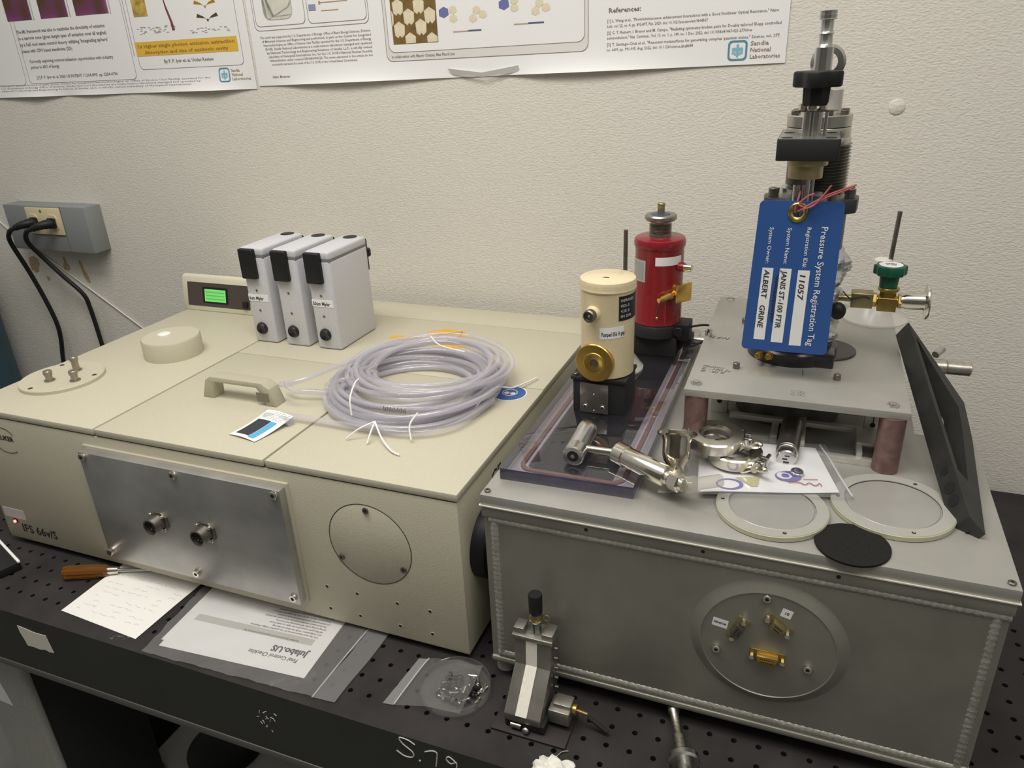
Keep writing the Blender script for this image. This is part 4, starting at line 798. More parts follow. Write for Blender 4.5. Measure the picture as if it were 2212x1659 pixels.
mb = MB(); mb.box(330, 336, 135.6, 136.4, AZ + 10, AZ + 11.5); mb.box(329, 334, 135.6, 136.4, AZ + 14, AZ + 15.5); mb.box(331, 336, 135.6, 136.4, AZ + 18, AZ + 19.5); mb.build('engraving', ink, kn)
# ================================================================ cryostat tower
tw = thing('cryostat', 'tall stainless cryostat with black handwheel, foil-wrapped body and brass valve', 'cryostat', (325, 300, AZ))
AX, AY = 325, 303
mb = MB(); mb.lathe([(62, 0), (62, 40), (70, 42), (70, PZ0 - AZ - 1)], (AX, AY, AZ + 0.4), (0, 0, 1), 48); mb.build('lower_can', mat('can_grey', (0.12, 0.12, 0.105), 0.5, 0.6, 30, 0.3), tw)
mb = MB(); mb.lathe([(52, 0), (52, 14), (50, 16.5), (46, 17), (46, 22), (0.01, 22)], (AX - 2, AY + 3, PZ1), (0, 0, 1), 64); bs = mb.build('base_flange', mat('base_black', (0.02, 0.02, 0.024), 0.25), tw)
mb = MB(); mb.prism(rrect(300, 372, 262, 290, 3), 17, T=Matrix.Translation((0, 0, PZ1 + 0.2)), bev=0.8); mb.build('base_block', MC['base_black'], tw)
mb = MB(); mb.lathe([(36, 0), (36, 2), (35, 3), (0.01, 3)], (362, 322, PZ1), (0, 0, 1), 40); mb.cyl((374, 330, PZ1 + 3), (374, 330, PZ1 + 4), 2.4, seg=10, mi=1); mb.build('side_cover', [mat('cover_dark', (0.075, 0.07, 0.066), 0.4, 0.5), holem], tw)
for x, y in ((290, 262), (302, 262)):
    mb = MB(); d = Vector((-0.2, -1, 0.25)).normalized(); c = Vector((x, y, PZ1 + 10)); mb.cyl(c, c + d * 6, 4.6, seg=6); mb.cyl(c + d * 6, c + d * 16, 3.4, bev=0.4); mb.cyl(c + d * 9, c + d * 10, 4.1); mb.build('coax_connector', gold, tw)
# foil-wrapped body: stacked crumpled lumps
def foil_lump(cx, cy, cz, r, h, ph):
    mb = MB(); vs = []; fs = []; ns_, nh = 72, 22
    for j in range(nh + 1):
        t = j / nh; rr_ = r * (0.72 + 0.28 * math.sin(math.pi * t) ** 0.6)
        for i in range(ns_):
            a = 2 * math.pi * i / ns_; q = rr_ * (1 + 0.05 * math.sin(5 * a + 9 * t + ph) + 0.04 * math.sin(11 * a - 14 * t + ph * 2)) + random.uniform(-1.1, 1.1)
            vs.append((cx + q * math.cos(a), cy + q * math.sin(a), cz + h * t + random.uniform(-.8, .8)))
    for j in range(nh):
        for i in range(ns_): k = (i + 1) % ns_; fs.append((j * ns_ + i, j * ns_ + k, (j + 1) * ns_ + k, (j + 1) * ns_ + i))
    fs += [tuple(reversed(range(ns_))), tuple(range(nh * ns_, (nh + 1) * ns_))]
    mb.add(vs, fs); mb.build('foil_wrap', foil, tw, ang=25)
foil_lump(AX, AY, 346, 47, 40, 0.3); foil_lump(AX, AY, 384, 45, 38, 1.7); foil_lump(AX + 1, AY, 418, 49, 46, 3.1)
mb = MB(); mb.sphere((369, 280, 393), 9, 20, sc=(1, .9, 1.15)); mb.build('black_port', black, tw)
mb = MB(); mb.lathe([(40, 0), (40, 40), (36, 46)], (AX, AY, 462), (0, 0, 1), 48); mb.build('upper_body', mat('body_dark', (0.09, 0.09, 0.09), 0.4, 0.6), tw)
mb = MB(); mb.prism([(AX + 52 * math.cos(a), AY + 46 * math.sin(a)) for a in [math.radians(x) for x in (10, 50, 90, 130, 170, 200, 240, 290, 340)]], 16, T=Matrix.Translation((0, 0, 504)), bev=2); mb.build('clamp_ring', mat('clamp_dark', (0.05, 0.055, 0.06), 0.4, 0.4), tw)
for a in (200, 250, 300, 345): bolt((AX + 42 * math.cos(math.radians(a)), AY + 36 * math.sin(math.radians(a)), 520), (0, 0, 1), 6, 10, tw, 'clamp_bolt', dsteel)
mb = MB(); mb.lathe([(40, 0), (40, 8), (33, 8), (33, 12)], (AX, AY, 518), (0, 0, 1), 48); mb.build('lower_flange', steel, tw)
mb = MB(); pr = [(30, 0)]
for k in range(15): pr += [(30, 0.3 + 3.4 * k), (32.8, 1.6 + 3.4 * k), (30, 3.2 + 3.4 * k)]
mb.lathe(pr, (AX + 4, AY, 528), (0, 0, 1), 48); mb.build('bellows', mat('bellows_steel', (0.26, 0.25, 0.23), 0.3, 1.0), tw)
mb = MB(); mb.lathe([(33, 0), (33.5, 1), (33.5, 9), (33, 10), (31, 10.2), (33.5, 11), (33.5, 22), (32.5, 23), (0.01, 23)], (AX, AY, 585), (0, 0, 1), 56); tf = mb.build('top_flange', mat('flange_steel', (0.55, 0.53, 0.47), 0.3, 1.0, 30, 0.15), tw)
mb = MB(); mb.lathe([(34.5, 0), (35, 2), (35, 6), (34, 8)], (AX, AY, 577), (0, 0, 1), 56); mb.build('flange_ring', steel, tw)
for a in range(20, 380, 45): bolt((AX + 27 * math.cos(math.radians(a)), AY + 27 * math.sin(math.radians(a)), 608), (0, 0, 1), 4.2, 4.5, tf, 'bolt', dsteel)
mb = MB(); mb.cyl((AX + 12, AY, 608), (AX + 12, AY, 633), 9, seg=28, bev=0.6); mb.build('post', mat('post_alu', (0.66, 0.64, 0.58), 0.4, 0.6), tw)
# black bridging block
mb = MB(); mb.prism(rrect(288.3, 348.3, 205, 300, 3), 21, T=Matrix.Translation((0, 0, 571.2)), bev=0.7); bk = mb.build('bridge_block', [blackan2], tw)
mb = MB(); mb.prism(rrect(289.3, 347.3, 206, 299, 3), 0.5, T=Matrix.Translation((0, 0, 592.1))); mb.build('block_top', mat('block_top_grey', (0.26, 0.25, 0.23), 0.3, 0.6), bk)
for x, y in ((297, 217), (339, 217), (297, 262), (339, 262)): mb = MB(); mb.cyl((x, y, 592.4), (x, y, 592.9), 5.5, seg=18); mb.build('hole', holem, bk)
FX, FYy = 318, 228
mb = MB(); mb.lathe([(17, 0), (17, 19), (0.01, 19)], (FX, FYy, 552), (0, 0, 1), 40); mb.lathe([(20, 0), (20, 6), (0.01, 6)], (FX + 1, FYy, 565), (0, 0, 1), 40); mb.build('collar', brassd, tw)
mb = MB(); mb.cyl((FX - 6, FYy + 6, 545), (FX - 6, FYy + 6, 566), 13, seg=28); mb.build('collar_steel', dsteel, tw)
for dx in (-6.2, 1.8, 8.0):
    mb = MB(); mb.cyl((FX + dx, FYy + (3 if dx > 5 else 0), 490), (FX + dx, FYy + (3 if dx > 5 else 0), 553), (4.2, 4.4, 2)[[-6.2, 1.8, 8.0].index(dx)], seg=18); mb.build('shaft', steel, tw)
mb = MB(); mb.cyl((FX - 3.5, FYy + 10, 592), (FX - 3.5, FYy + 10, 618), 5, seg=18); mb.cyl((FX + 5, FYy + 10, 592), (FX + 5, FYy + 10, 618), 5.4, seg=18); mb.cyl((FX + 14, FYy + 14, 592), (FX + 14, FYy + 14, 616), 1.8, seg=10); mb.build('shaft', steel, tw)
mb = MB(); mb.prism([(-17, -6), (20, -6), (24, 6), (-20, 8)], 1.2, T=Matrix.Translation((FX, FYy, 616.6))); mb.cyl((FX, FYy - 1, 617.5), (FX, FYy - 1, 619.5), 6, mi=1); mb.build('washer_plate', [dsteel, chrome], tw)
for dx in (-9, 0, 10): mb = MB(); mb.cyl((FX + dx, FYy, 618), (FX + dx, FYy, 625), 4.2, seg=6, bev=0.6); mb.build('nut', chrome, tw)
mb = MB(); mb.lathe([(11.5, 0), (13.2, 3), (13.8, 19)], (FX + 2, FYy, 622.5), (0, 0, 1), 8, a0=0.4); mb.build('handwheel_hub', black, tw)
pts = []
for k in range(60):
    a = 2 * math.pi * k / 60; r_ = 20.5 + 3.0 * math.cos(4 * a + 0.6); pts.append((r_ * math.cos(a), r_ * math.sin(a)))
mb = MB(); mb.prism(pts, 15, T=Matrix.Translation((FX + 2, FYy, 639.5)), bev=2); mb.build('handwheel', black, tw)
mb = MB(); mb.lathe([(8.6, 0), (8.6, 22), (7, 24), (6.4, 25), (6.4, 33), (7.4, 34), (6.4, 35.2), (6, 36), (6, 46), (8.4, 46.5), (8, 48), (8.4, 49.5), (8, 51), (8.2, 54), (7.4, 54.6), (0.01, 54.6)], (FX + 5, FYy, 653.5), (0, 0, 1), 32)
mb.build('inlet_tube', steel, tw)
mb = MB(); mb.lathe([(7, -4), (7, 4)], (327, 296, 662), (0, -1, 0), 30); b_ring = MB(); b_ring.ring((327, 300, 660), (0, -1, 0), 17.5, 9.5, 10, 40, bev=2.5); b_ring.cyl((327, 296, 633), (327, 296, 645), 6); b_ring.build('lifting_ring', steel, tw)
# brass needle valve
mb = MB(); mb.cyl((368, 298, 404), (382, 298, 404), 4, seg=12); mb.prism(rrect(-9, 9, -9, 9, 1.5), 23, T=frame_mat((382, 298, 404), (0, 1, 0), (0, 0, 1)), bev=0.8); mb.build('union_fitting', brassd, tw)
mb = MB(); mb.tube([(372, 290, 414), (382, 288, 406), (395, 288, 410), (403, 290, 406)], 0.8, seg=6); mb.build('wire', ink, tw)
mb = MB(); mb.cyl((404, 298, 404), (436, 298, 404), 5.5, seg=16); mb.prism(rrect(-9, 9, -8, 8, 1), 20, T=frame_mat((410, 298, 401), (0, 1, 0), (0, 0, 1)), bev=0.8)
for x in (404, 431): mb.cyl((x, 298, 404), (x + 5, 298, 404), 8.4, seg=6, bev=0.6)
mb.cyl((420, 298, 408), (420, 298, 420), 8.5, seg=6, bev=0.6); mb.cyl((420, 298, 416), (420, 298, 420), 11.5, seg=10, bev=0.6); mb.build('valve_body', brass, tw)
mb = MB(); mb.lathe([(8, 0), (9.5, 1), (10.5, 14), (10.5, 16)], (419, 298, 419.5), (0, 0, 1), 24); mb.build('valve_stem', green, tw)
pts = [((16.5 + 1.1 * math.cos(8 * a)) * math.cos(a), (16.5 + 1.1 * math.cos(8 * a)) * math.sin(a)) for a in [2 * math.pi * k / 64 for k in range(64)]]
mb = MB(); mb.prism(pts, 11, T=Matrix.Translation((418.5, 298, 435)), bev=1.5); hw = mb.build('valve_handle', green, tw)
mb = MB(); mb.lathe([(12.5, 0), (12.5, 0.4), (0.01, 0.5)], (418.5, 298, 446), (0, 0, 1), 32); dl = mb.build('dial_plate', white, hw)
mb = MB(); mb.text("OPEN", 4.5, Matrix.Translation((418.5, 300, 446.7)), align='CENTER', valign='CENTER', bold=0.1); mb.text("CLOSE", 3.6, Matrix.Translation((418.5, 295, 446.7)), align='CENTER', valign='CENTER', bold=0.1); mb.build('dial_text', ink, dl, smooth=False)
mb = MB(); mb.lathe([(7, 0), (8, 1), (8, 4), (9.3, 6), (9.3, 24), (10, 25.5), (19.5, 26.5), (20, 28), (19.5, 29.5), (10, 29.5), (9, 27), (0.01, 26)], (433, 298, 404.5), (1, 0.02, 0.03), 40); mb.build('vacuum_flange', chrome, tw)
# ================================================================ blue registration tag
TG = frame_mat((270.4, 212, 362.2), (0.9998, 0, 0.0066), (0.0, 0, 1))     # local x 0..90, y 0..168
tgt = thing('hanging_tag', 'blue plastic pressure system registration tag hanging on the cryostat', 'tag', (315, 212, 362))
def skew(p): return (p[0] + 7.7 * (p[1] / 168.0) - 1.0 * p[0] / 90 * (p[1] / 168.0) * 7.7, p[1])
def TGm(mb): mb.warp(lambda p: TG @ Vector((*skew((p.x, p.y)), p.z))); return mb
outl = rrect(0, 90.6, 0.5, 168, 5)
mb = MB(); mb.prism(outl, 0.9, hole=circle(5.2, 28, 42.3, 156.5)); TGm(mb).build('card', bluet, tgt)
gm = mat('eyelet_brass', (0.8, 0.6, 0.14), 0.18, 1.0)
mb = MB(); pr = [(5.6, 0.8), (7.4, 2.2), (9.6, 2.6), (10.8, 1.6), (11, 0.9)]
vs = [(42.3 + r_ * math.cos(a), 156.5 + r_ * math.sin(a), h_) for r_, h_ in pr for a in [2 * math.pi * k / 36 for k in range(36)]]
mb.add(vs, [(i * 36 + k, i * 36 + (k + 1) % 36, (i + 1) * 36 + (k + 1) % 36, (i + 1) * 36 + k) for i in range(len(pr) - 1) for k in range(36)]); TGm(mb).build('eyelet', gm, tgt)
tw_ = mat('tag_white', (0.85, 0.85, 0.84), 0.5)
mb = MB()
for x0, x1, y0_, y1_ in ((12, 24, 13, 96), (31, 43.5, 11, 96), (50.5, 63, 9, 95)): flatpoly(mb, [(x0, y0_), (x1, y0_), (x1, y1_), (x0, y1_)], Matrix.Translation((0, 0, 1.05)))
TGm(mb).build('write_in_strip', tw_, tgt, smooth=False)
def vtxt(mb, s, x, ytop, ybot, size, bold=0.0, shear=0.0, w=None):
    n0 = len(mb.v); mb.text(s, size, Matrix.Identity(4), valign='BOTTOM_BASELINE', bold=bold, shear=shear)
    xs = [p.x for p in mb.v[n0:]]; k = (ytop - ybot) / (max(xs) - min(xs)); m0 = min(xs)
    for p in mb.v[n0:]: lx = (p.x - m0) * k; p.x, p.y, p.z = x + p.y, ytop - lx, 1.3
mb = MB(); vtxt(mb, "Pressure System Registration Tag", 69.5, 142, 10, 9.6, 0.06); vtxt(mb, "Registration ID#:", 54.5, 141, 98, 6.2, 0.03); vtxt(mb, "System Name:", 34, 140, 101, 6.2, 0.03); vtxt(mb, "System Owner:", 14.5, 140, 101, 6.2, 0.03)
TGm(mb).build('printed_text', tw_, tgt, smooth=False)
mb = MB(); vtxt(mb, "11057", 53, 90, 62, 8.6, 0.12, 0.12); vtxt(mb, "JANIS ST-100 FTIR", 33.5, 94, 28, 8.0, 0.12, 0.1); vtxt(mb, "ALBERT   GRINE", 14.5, 94, 27, 8.2, 0.12, 0.1)
TGm(mb).build('handwriting', ink, tgt, smooth=False)
mb = MB(); random.seed(5)
mb.tube([(28.6 + 1.7 * math.sin(k * 2.3) + random.uniform(-.5, .5), 88 - k * 1.35, 1.3) for k in range(40)], 0.42, seg=4, sub=2); TGm(mb).build('scribble', ink, tgt)
mb = MB(); e0 = TG @ Vector((*skew((42.3, 156.5)), 1.5))
for dz, P in ((0, [e0 + Vector((0, 4, 1)), e0 + Vector((1, -3, 2)), e0 + Vector((12, -4, 10)), e0 + Vector((28, -5, 20)), e0 + Vector((52, -6, 30))]), (1, [e0 + Vector((-1, 3, 0)), e0 + Vector((4, -4, 4)), e0 + Vector((14, -5, 8)), e0 + Vector((22, -5, 18)), e0 + Vector((29, -6, 29))]),
              (2, [e0 + Vector((-2, -2, 4)), e0 + Vector((2, -4, 12)), e0 + Vector((9, -4, 18)), e0 + Vector((14, -5, 20))]), (3, [e0 + Vector((-3, -2, 0)), e0 + Vector((-2, -4, 9)), e0 + Vector((3, -4, 7)), e0 + Vector((10, -4, 6)), e0 + Vector((26, -5, 17)), e0 + Vector((51, -6, 28))]),
              (4, [e0 + Vector((-3, 1, 3)), e0 + Vector((-1, 6, 14)), e0 + Vector((0, 12, 20))])): mb.tube(P, 0.95, seg=6)
mb.build('twine', redw, tgt)
# ================================================================ black slotted bracket
bO = Vector((497.7, 74.0, 271.3)); bA = Vector((-0.15154603, 0.94039723, 0.30444515)); bW = Vector((0.8615605, 0.27664331, -0.42565477)); bN = Vector((-0.48450728, 0.19779162, -0.8521333))
TB = Matrix((bA, bW, bA.cross(bW))).transposed().to_4x4(); TB.translation = bO
sg = 1 if bA.cross(bW).dot(bN) > 0 else -1
outer = [(-3, 0), (296.6, 0), (177.5, 45.6), (116.2, 38.4), (-18.1, 13)]; inner = [(57.5, 4.5), (120, 4.5), (269.4, 4.5), (232.7, 14.4), (164.6, 34.5), (120, 28), (46.1, 12.8)]
bt = thing('support_bracket', 'long black anodised triangular bracket leaning on the raised plate at right', 'bracket', (497, 74, 254))
mb = MB(); mb.prism(outer, sg * 23, T=TB, hole=inner, bev=0.0); mb.build('frame', blackan, bt)
# holes on the long bar face
for s_, r_ in ((62, 4.6), (40, 6.8), (24, 6.8), (-8, 0)):
    if r_: 
        c = bO + bA * s_ + bN * 11.5; dd = -bW; mb = MB(); mb.cyl(c, c + dd * 0.5, r_, seg=24); mb.build('hole', holem, bt)
c = bO + bA * -11.3 + bW * 7 + bN * 12; mb = MB(); mb.cyl(c, c - bA * 0.6, 2.4, seg=16); mb.build('hole', holem, bt)
# ground-steel edges of the face look paler
kb = Vector((470, 318, 322))
mb = MB(); mb.cyl((462, 322, 318), (497, 326, 318), 9.2, seg=32, bev=0.8); mb.cyl((497, 326, 318), (524, 329, 317), 8.2, seg=32, bev=1.0); mb.cyl((486, 338, 328), (494, 350, 332), 4.4, seg=20); mb.build('threaded_knob', mat('knob_steel', (0.55, 0.52, 0.46), 0.35, 0.85, 200, 0.15), bt)
# ================================================================ plastic rings and black disc on the box
ringm = mat('frosted_acetal', (0.37, 0.365, 0.325), 0.35, 0, 60, 0.03); rimc = mat('acetal_edge', (0.47, 0.465, 0.33), 0.35)
def cover(cx, cy, r, label):
    t = thing('round_cover', label, 'cover', (cx, cy, AZ), 'pale round covers lying on the vacuum box')
    z = AZ + 0.3
    mb = MB(); mb.ring((cx, cy, z), (0, 0, 1), r, r - 1.4, 5.6, 64, bev=0.6); mb.build('edge', rimc, t)
    mb = MB(); mb.ring((cx, cy, z + 5.2), (0, 0, 1), r - 0.8, r * 0.775, 0.9, 64, bev=0.2); mb.build('rim', ringm, t)
    mb = MB(); mb.ring((cx, cy, z + 3.4), (0, 0, 1), r * 0.78, r * 0.735, 1.0, 64, bev=0.2); mb.build('groove', mat('groove_dull', (0.30, 0.30, 0.27), 0.2), t)
    mb = MB(); mb.lathe([(r * 0.745, 0), (r * 0.745, 4.8), (r * 0.735, 5.2), (0.01, 5.2)], (cx, cy, z), (0, 0, 1), 64); mb.build('disc', mat('acetal_disc', (0.36, 0.35, 0.325), 0.35, 0.2, 40, 0.04), t)
    for a in (-72, 62, 182):
        x = cx + r * .88 * math.cos(math.radians(a)); y = cy + r * .88 * math.sin(math.radians(a)); mb = MB(); mb.cyl((x, y, z + 6.1), (x, y, z + 6.4), 1.9, seg=12); mb.cyl((x, y, z + 6.3), (x, y, z + 6.9), 1.2, seg=8, mi=1); mb.build('screw_hole', [holem, chrome], t)
cover(325, 52.5, 54, 'pale round cover partly under the sheet of paper, left of the black disc')
cover(436, 92, 57, 'pale round cover behind the black disc, beside the leaning black bracket')
mb = MB(); mb.lathe([(32.6, 0.2), (33, 0.8), (33, 2.4), (32.6, 2.8), (0.01, 2.9)], (399, 15, AZ), (0, 0, 1), 64)
tag(mb.build('black_disc', mat('disc_black', (0.014, 0.013, 0.012), 0.8, 0, 400, 0.2, spec=0.2)), 'flat matt black disc at the front edge of the vacuum box', 'disc')
# ================================================================ bag with paper, clamps and fittings on the box
plas = clear('bag_film', (0.93, 0.93, 0.94), 0.12, 0.15, (0.7, 0.7, 0.7), 1.45)
def drape(corner, nx, ny, fz, m, name, par, thick=0.25, ang=60):
    """bilinear sheet over four (x, y) corners, height from fz"""
    (a, b, c, d) = corner; mb = MB(); vs = []
    for j in range(ny + 1):
        v = j / ny
        for i in range(nx + 1):
            u = i / nx; x = (a[0] * (1 - u) + b[0] * u) * (1 - v) + (d[0] * (1 - u) + c[0] * u) * v; y = (a[1] * (1 - u) + b[1] * u) * (1 - v) + (d[1] * (1 - u) + c[1] * u) * v
            vs.append((x, y, fz(u, v, x, y)))
    mb.add(vs, [(j * (nx + 1) + i, j * (nx + 1) + i + 1, (j + 1) * (nx + 1) + i + 1, (j + 1) * (nx + 1) + i) for j in range(ny) for i in range(nx)])
    o = mb.build(name, m, par, ang=ang, solid=thick); return o
PH = AZ + 7.6
bgp = thing('poly_bag', 'clear plastic bag holding a printed white sheet, on the vacuum box', 'bag', (310, 110, AZ))
fzp = lambda u, v, x, y: PH + 1.2 + 0.5 * math.sin(u * 7) * (1 - v)
cr4 = [(252, 52), (387, 92), (362, 182), (236, 168)]
drape(cr4, 16, 12, fzp, white, 'printed_sheet', bgp, 0.2)
stm = mat('print_ink_violet', (0.13, 0.11, 0.42), 0.7); yst = mat('print_ink_ochre', (0.50, 0.48, 0.22), 0.7); rst = mat('print_ink_red', (0.45, 0.06, 0.05), 0.7)
Tp = Matrix.Translation((0, 0, PH + 2.4))
def ell(cx, cy, a, b, rot, n=28): return [(cx + a * math.cos(t) * math.cos(rot) - b * math.sin(t) * math.sin(rot), cy + a * math.cos(t) * math.sin(rot) + b * math.sin(t) * math.cos(rot)) for t in [2 * math.pi * k / n for k in range(n)]]
mb = MB(); mb.prism(ell(281, 75, 14, 11, .3), 0.1, T=Tp, hole=ell(280, 75, 11, 8.5, .3)); mb.prism(ell(337, 109, 13.5, 10.5, .3), 0.1, T=Tp, hole=ell(333, 109.5, 8, 7.5, .3)); mb.prism(ell(334, 110, 4, 3, 0), 0.1, T=Tp); mb.build('round_stamp', stm, bgp, smooth=False)
mb = MB(); flatpoly(mb, [(285, 90), (309, 99), (309, 79), (303, 77)], Tp); mb.build('triangle_stamp', yst, bgp, smooth=False)
mb = MB(); mb.tube([(338, 96, PH + 2.5), (348, 99, PH + 2.5), (354, 96, PH + 2.5), (358, 101, PH + 2.5), (364, 97, PH + 2.5), (368, 103, PH + 2.5), (370, 98, PH + 2.5)], 0.5, seg=5); mb.tube([(352, 107, PH + 2.5), (366, 110, PH + 2.5)], 0.4, seg=4, sub=1); mb.build('red_signature', rst, bgp)
drape([(214, 34), (400, 84), (372, 192), (214, 176)], 24, 16, lambda u, v, x, y: PH + 3.0 + 1.2 * math.sin(u * 17 + v * 5) * math.sin(v * 11) + 9 * math.exp(-((x - 232) / 24) ** 2 - ((y - 100) / 40) ** 2), plas, 'film', bgp, 0)
mb = MB(); mb.tube([(366, 188, PH + 3), (376, 160, PH + 3.2), (388, 120, PH + 3), (399, 88, PH + 2)], 1.0, seg=6); mb.build('zip_seal', clear('seal_plastic', (0.9, 0.9, 0.9), 0.1, 0.5), bgp)
mb = MB()
for x, y in ((383, 170), (396, 140), (404, 108)): mb.text("VWR", 7, Matrix.Translation((x, y, AZ + 0.3)), align='CENTER', valign='CENTER')
def clampf(cx, cy, cz, ro, ri, h, label, wing, tiltv):
    t = thing('vacuum_clamp', label, 'clamp', (cx, cy, cz), 'hinged ring clamps with wing nuts')
    d = V3(tiltv).normalized(); mb = MB(); mb.ring((cx, cy, cz), d, ro, ri, h, 48, bev=1.6); mb.build('ring', chrome, t)
    mb = MB(); mb.ring(V3((cx, cy, cz)) + d * (h * .3), d, ri + 0.3, ri - 3.5, h * .4, 40); mb.build('inner_lip', dsteel, t)
    T = frame_mat((cx - ro + 1, cy - 2, cz + 1), (1, 0, 0), (0, 1, 0)); mb = MB(); mb.box(-7, 5, -8, 7, 0, h - 2, bev=1.2, T=T); mb.cyl((cx - ro - 3, cy - 4, cz - 0.5), (cx - ro - 3, cy - 4, cz + h + 0.5), 2.2, seg=12); mb.build('hinge', steel, t)
    wx, wy = wing; b0 = V3((cx, cy, cz + h * .5)); e1 = Vector((wx, wy, cz + h * .4)); dr = (e1 - b0).normalized(); sd = Vector((-dr.y, dr.x, 0))
    s0 = b0 + dr * (ro - 2)
    for sgn in (-1, 1):
        mb = MB(); mb.box(-4, 9, -2.6, 2.6, -h * .42, h * .42, bev=1.2, T=frame_mat(s0 + sd * (5.2 * sgn), dr, sd)); mb.build('lug', steel, t)
    mb = MB(); mb.tube([s0 + dr * 2 - sd * 14, s0 + dr * 4, s0 + dr * 3 + sd * 22], 2.2, seg=10); mb.build('screw', chrome, t)
    wn = s0 + dr * 3 - sd * 13; mb = MB(); mb.cyl(wn + sd * 3, wn - sd * 4, 5.4, 4, seg=16)
    for sgn in (-1, 1): mb.tube([wn, wn + dr * (6 * sgn) - sd * 2 + Vector((0, 0, 2 * sgn)), wn + dr * (12 * sgn) - sd * 5 + Vector((0, 0, 5 * sgn)), wn + dr * (14 * sgn) - sd * 7 + Vector((0, 0, 4 * sgn))], 2.4, seg=8, rad=lambda u: 2.0 + 1.8 * math.sin(u * 3.1))
    mb.build('wing_nut', chrome, t)
clampf(280, 124, PH + 4.2, 29, 20.5, 14, 'lower nickel ring clamp with wing nut, lying on the printed sheet', (318, 110), (0, 0, 1))
clampf(258, 127, PH + 19.4, 31, 18, 14, 'upper nickel ring clamp with wing nut, stacked on the other clamp', (294, 134), (0.02, -0.02, 1))
mb = MB(); mb.ring((345, 116, PH + 3), (0.1, -0.1, 1), 6.5, 3.6, 3.5, 24); tag(mb.build('small_washer', steel), 'small steel washer on the sheet beside the clamps', 'washer')
# nickel tube fittings
tf = thing('tube_fitting', 'nickel-plated tube fitting made of two cylinders joined by a thin tube', 'fitting', (190, 60, AT))
zz = AT + 12.4
a0 = Vector((117, 54, zz)); a1 = Vector((115, 120, zz))
mb = MB(); mb.lathe([(10.5, 0), (12, 1.2), (12, 16), (11, 17), (11, 19), (11.6, 20), (11.6, 52), (12.1, 53), (12.1, 66), (11, 68), (0.01, 68)], a0, a1 - a0, 40); mb.build('left_barrel', steel, tf)
mb = MB(); dr = (a0 - a1).normalized(); mb.cyl(a0 - dr * 0.1, a0 + dr * 0.3, 6.4, seg=24); mb.cyl(a0 + dr * 0.3, a0 + dr * 1.2, 2.4, seg=12, mi=1); mb.build('bore', [holem, steel], tf)
mb = MB(); mb.cyl((124, 75, zz), (168, 76, zz), 4.4, seg=20); mb.build('cross_tube', chrome, tf)
b0 = Vector((160, 77, zz)); b1 = Vector((224, 42, zz - 1))
mb = MB(); mb.lathe([(10.5, 0), (12.4, 1.5), (12.4, 14), (11.4, 15), (11.6, 16), (11.6, 68), (10.6, 70), (8, 71), (8, 76)], b0, b1 - b0, 40); mb.build('right_barrel', chrome, tf)
dv = (b1 - b0).normalized()
mb = MB(); mb.cyl(b0 + dv * 75, b0 + dv * 88, 10.4, seg=6, bev=1.2); mb.cyl(b0 + dv * 88, b0 + dv * 92, 7.4, seg=20); mb.build('hex_nut', chrome, tf)
mb = MB(); mb.lathe([(8.6, 0), (9, 1), (9, 10), (8, 14), (6.6, 16), (6.6, 38), (5.8, 40), (0.01, 40)], b0 + dv * 92, Vector((0.85, 0.52, 0.0)), 32); mb.build('adapter', clear('glass_clear', (0.9, 0.9, 0.88), 0.04, 0.25, (0.6, 0.58, 0.5), 1.5), tf)
rdz = thing('flange_reducer', 'polished conical reducer with a round flange, between acrylic plate and bag', 'fitting', (222, 62, AZ))
b = Vector((226, 64, AZ + 12)); d = Vector((-0.08, 0.55, 0.83)).normalized()
mb = MB(); mb.lathe([(10, 0), (10, 4), (9, 8), (9.5, 14), (13, 20), (14.6, 26), (14.8, 40), (16.5, 45), (20.8, 46.5), (21, 49.5), (19.8, 50.5), (15, 50.5), (14, 48), (12, 30), (0.01, 29)], b, d, 48); mb.build('cone', mat('polished_steel', (0.5, 0.46, 0.37), 0.16, 1.0, 60, 0.3), rdz)
mb = MB(); mb.lathe([(8.4, 0), (10.5, 1), (10.5, 4), (8.4, 6)], b - d * 5, d, 32); mb.cyl(b - d * 8 + Vector((0, 2, 0)), b - d * 2, 6.4, seg=20, mi=1); mb.build('small_flange', [steel, black], rdz)
# ================================================================ on the table: papers
pz = lambda amp: (lambda u, v, x, y: 0.6 + amp * (math.sin(u * 6.0 + 1) * math.sin(v * 3.0)) ** 2)
nt_ = thing('note_sheet', 'white note sheet with faint handwriting on the table edge, left', 'paper', (-505, -50, 0))
drape([(-581, -98), (-435, -107), (-432, 30), (-581, 30)], 20, 14, pz(1.2), paper1, 'sheet', nt_, 0.25)
mb = MB(); random.seed(3)
for r_ in range(9):
    y = -10 - r_ * 9.5; x = -570 + random.uniform(0, 12)
    while x < -450:
        L = random.uniform(5, 16)
        if random.random() < 0.62: mb.tube([(x + L * q / 4, y + random.uniform(-1.6, 1.6), 2.15) for q in range(5)], 0.14, seg=3, sub=1)
        x += L + 4
mb.build('handwriting', inkl, nt_)
bg2 = thing('poly_bag', 'large clear zip bag holding a printed checklist, at the table edge', 'bag', (-270, -60, 0))
drape([(-396, -106), (-181, -91), (-189, 30), (-412, 30)], 16, 12, lambda u, v, x, y: 0.7, white, 'checklist_sheet', bg2, 0.2)
drape([(-402, -96), (-300, -90), (-300, 30), (-412, 30)], 4, 4, lambda u, v, x, y: 0.4, white, 'back_sheet', bg2, 0.15)
zt = 1.05
def T180(x, y, ang=183.5): return Matrix.Translation((x, y, zt)) @ Matrix.Rotation(math.radians(ang), 4, 'Z')
mb = MB(); mb.text("Final Control Checklist", 9, T180(-206, -67.5), valign='BOTTOM_BASELINE', bold=0.12, sx=0.85)
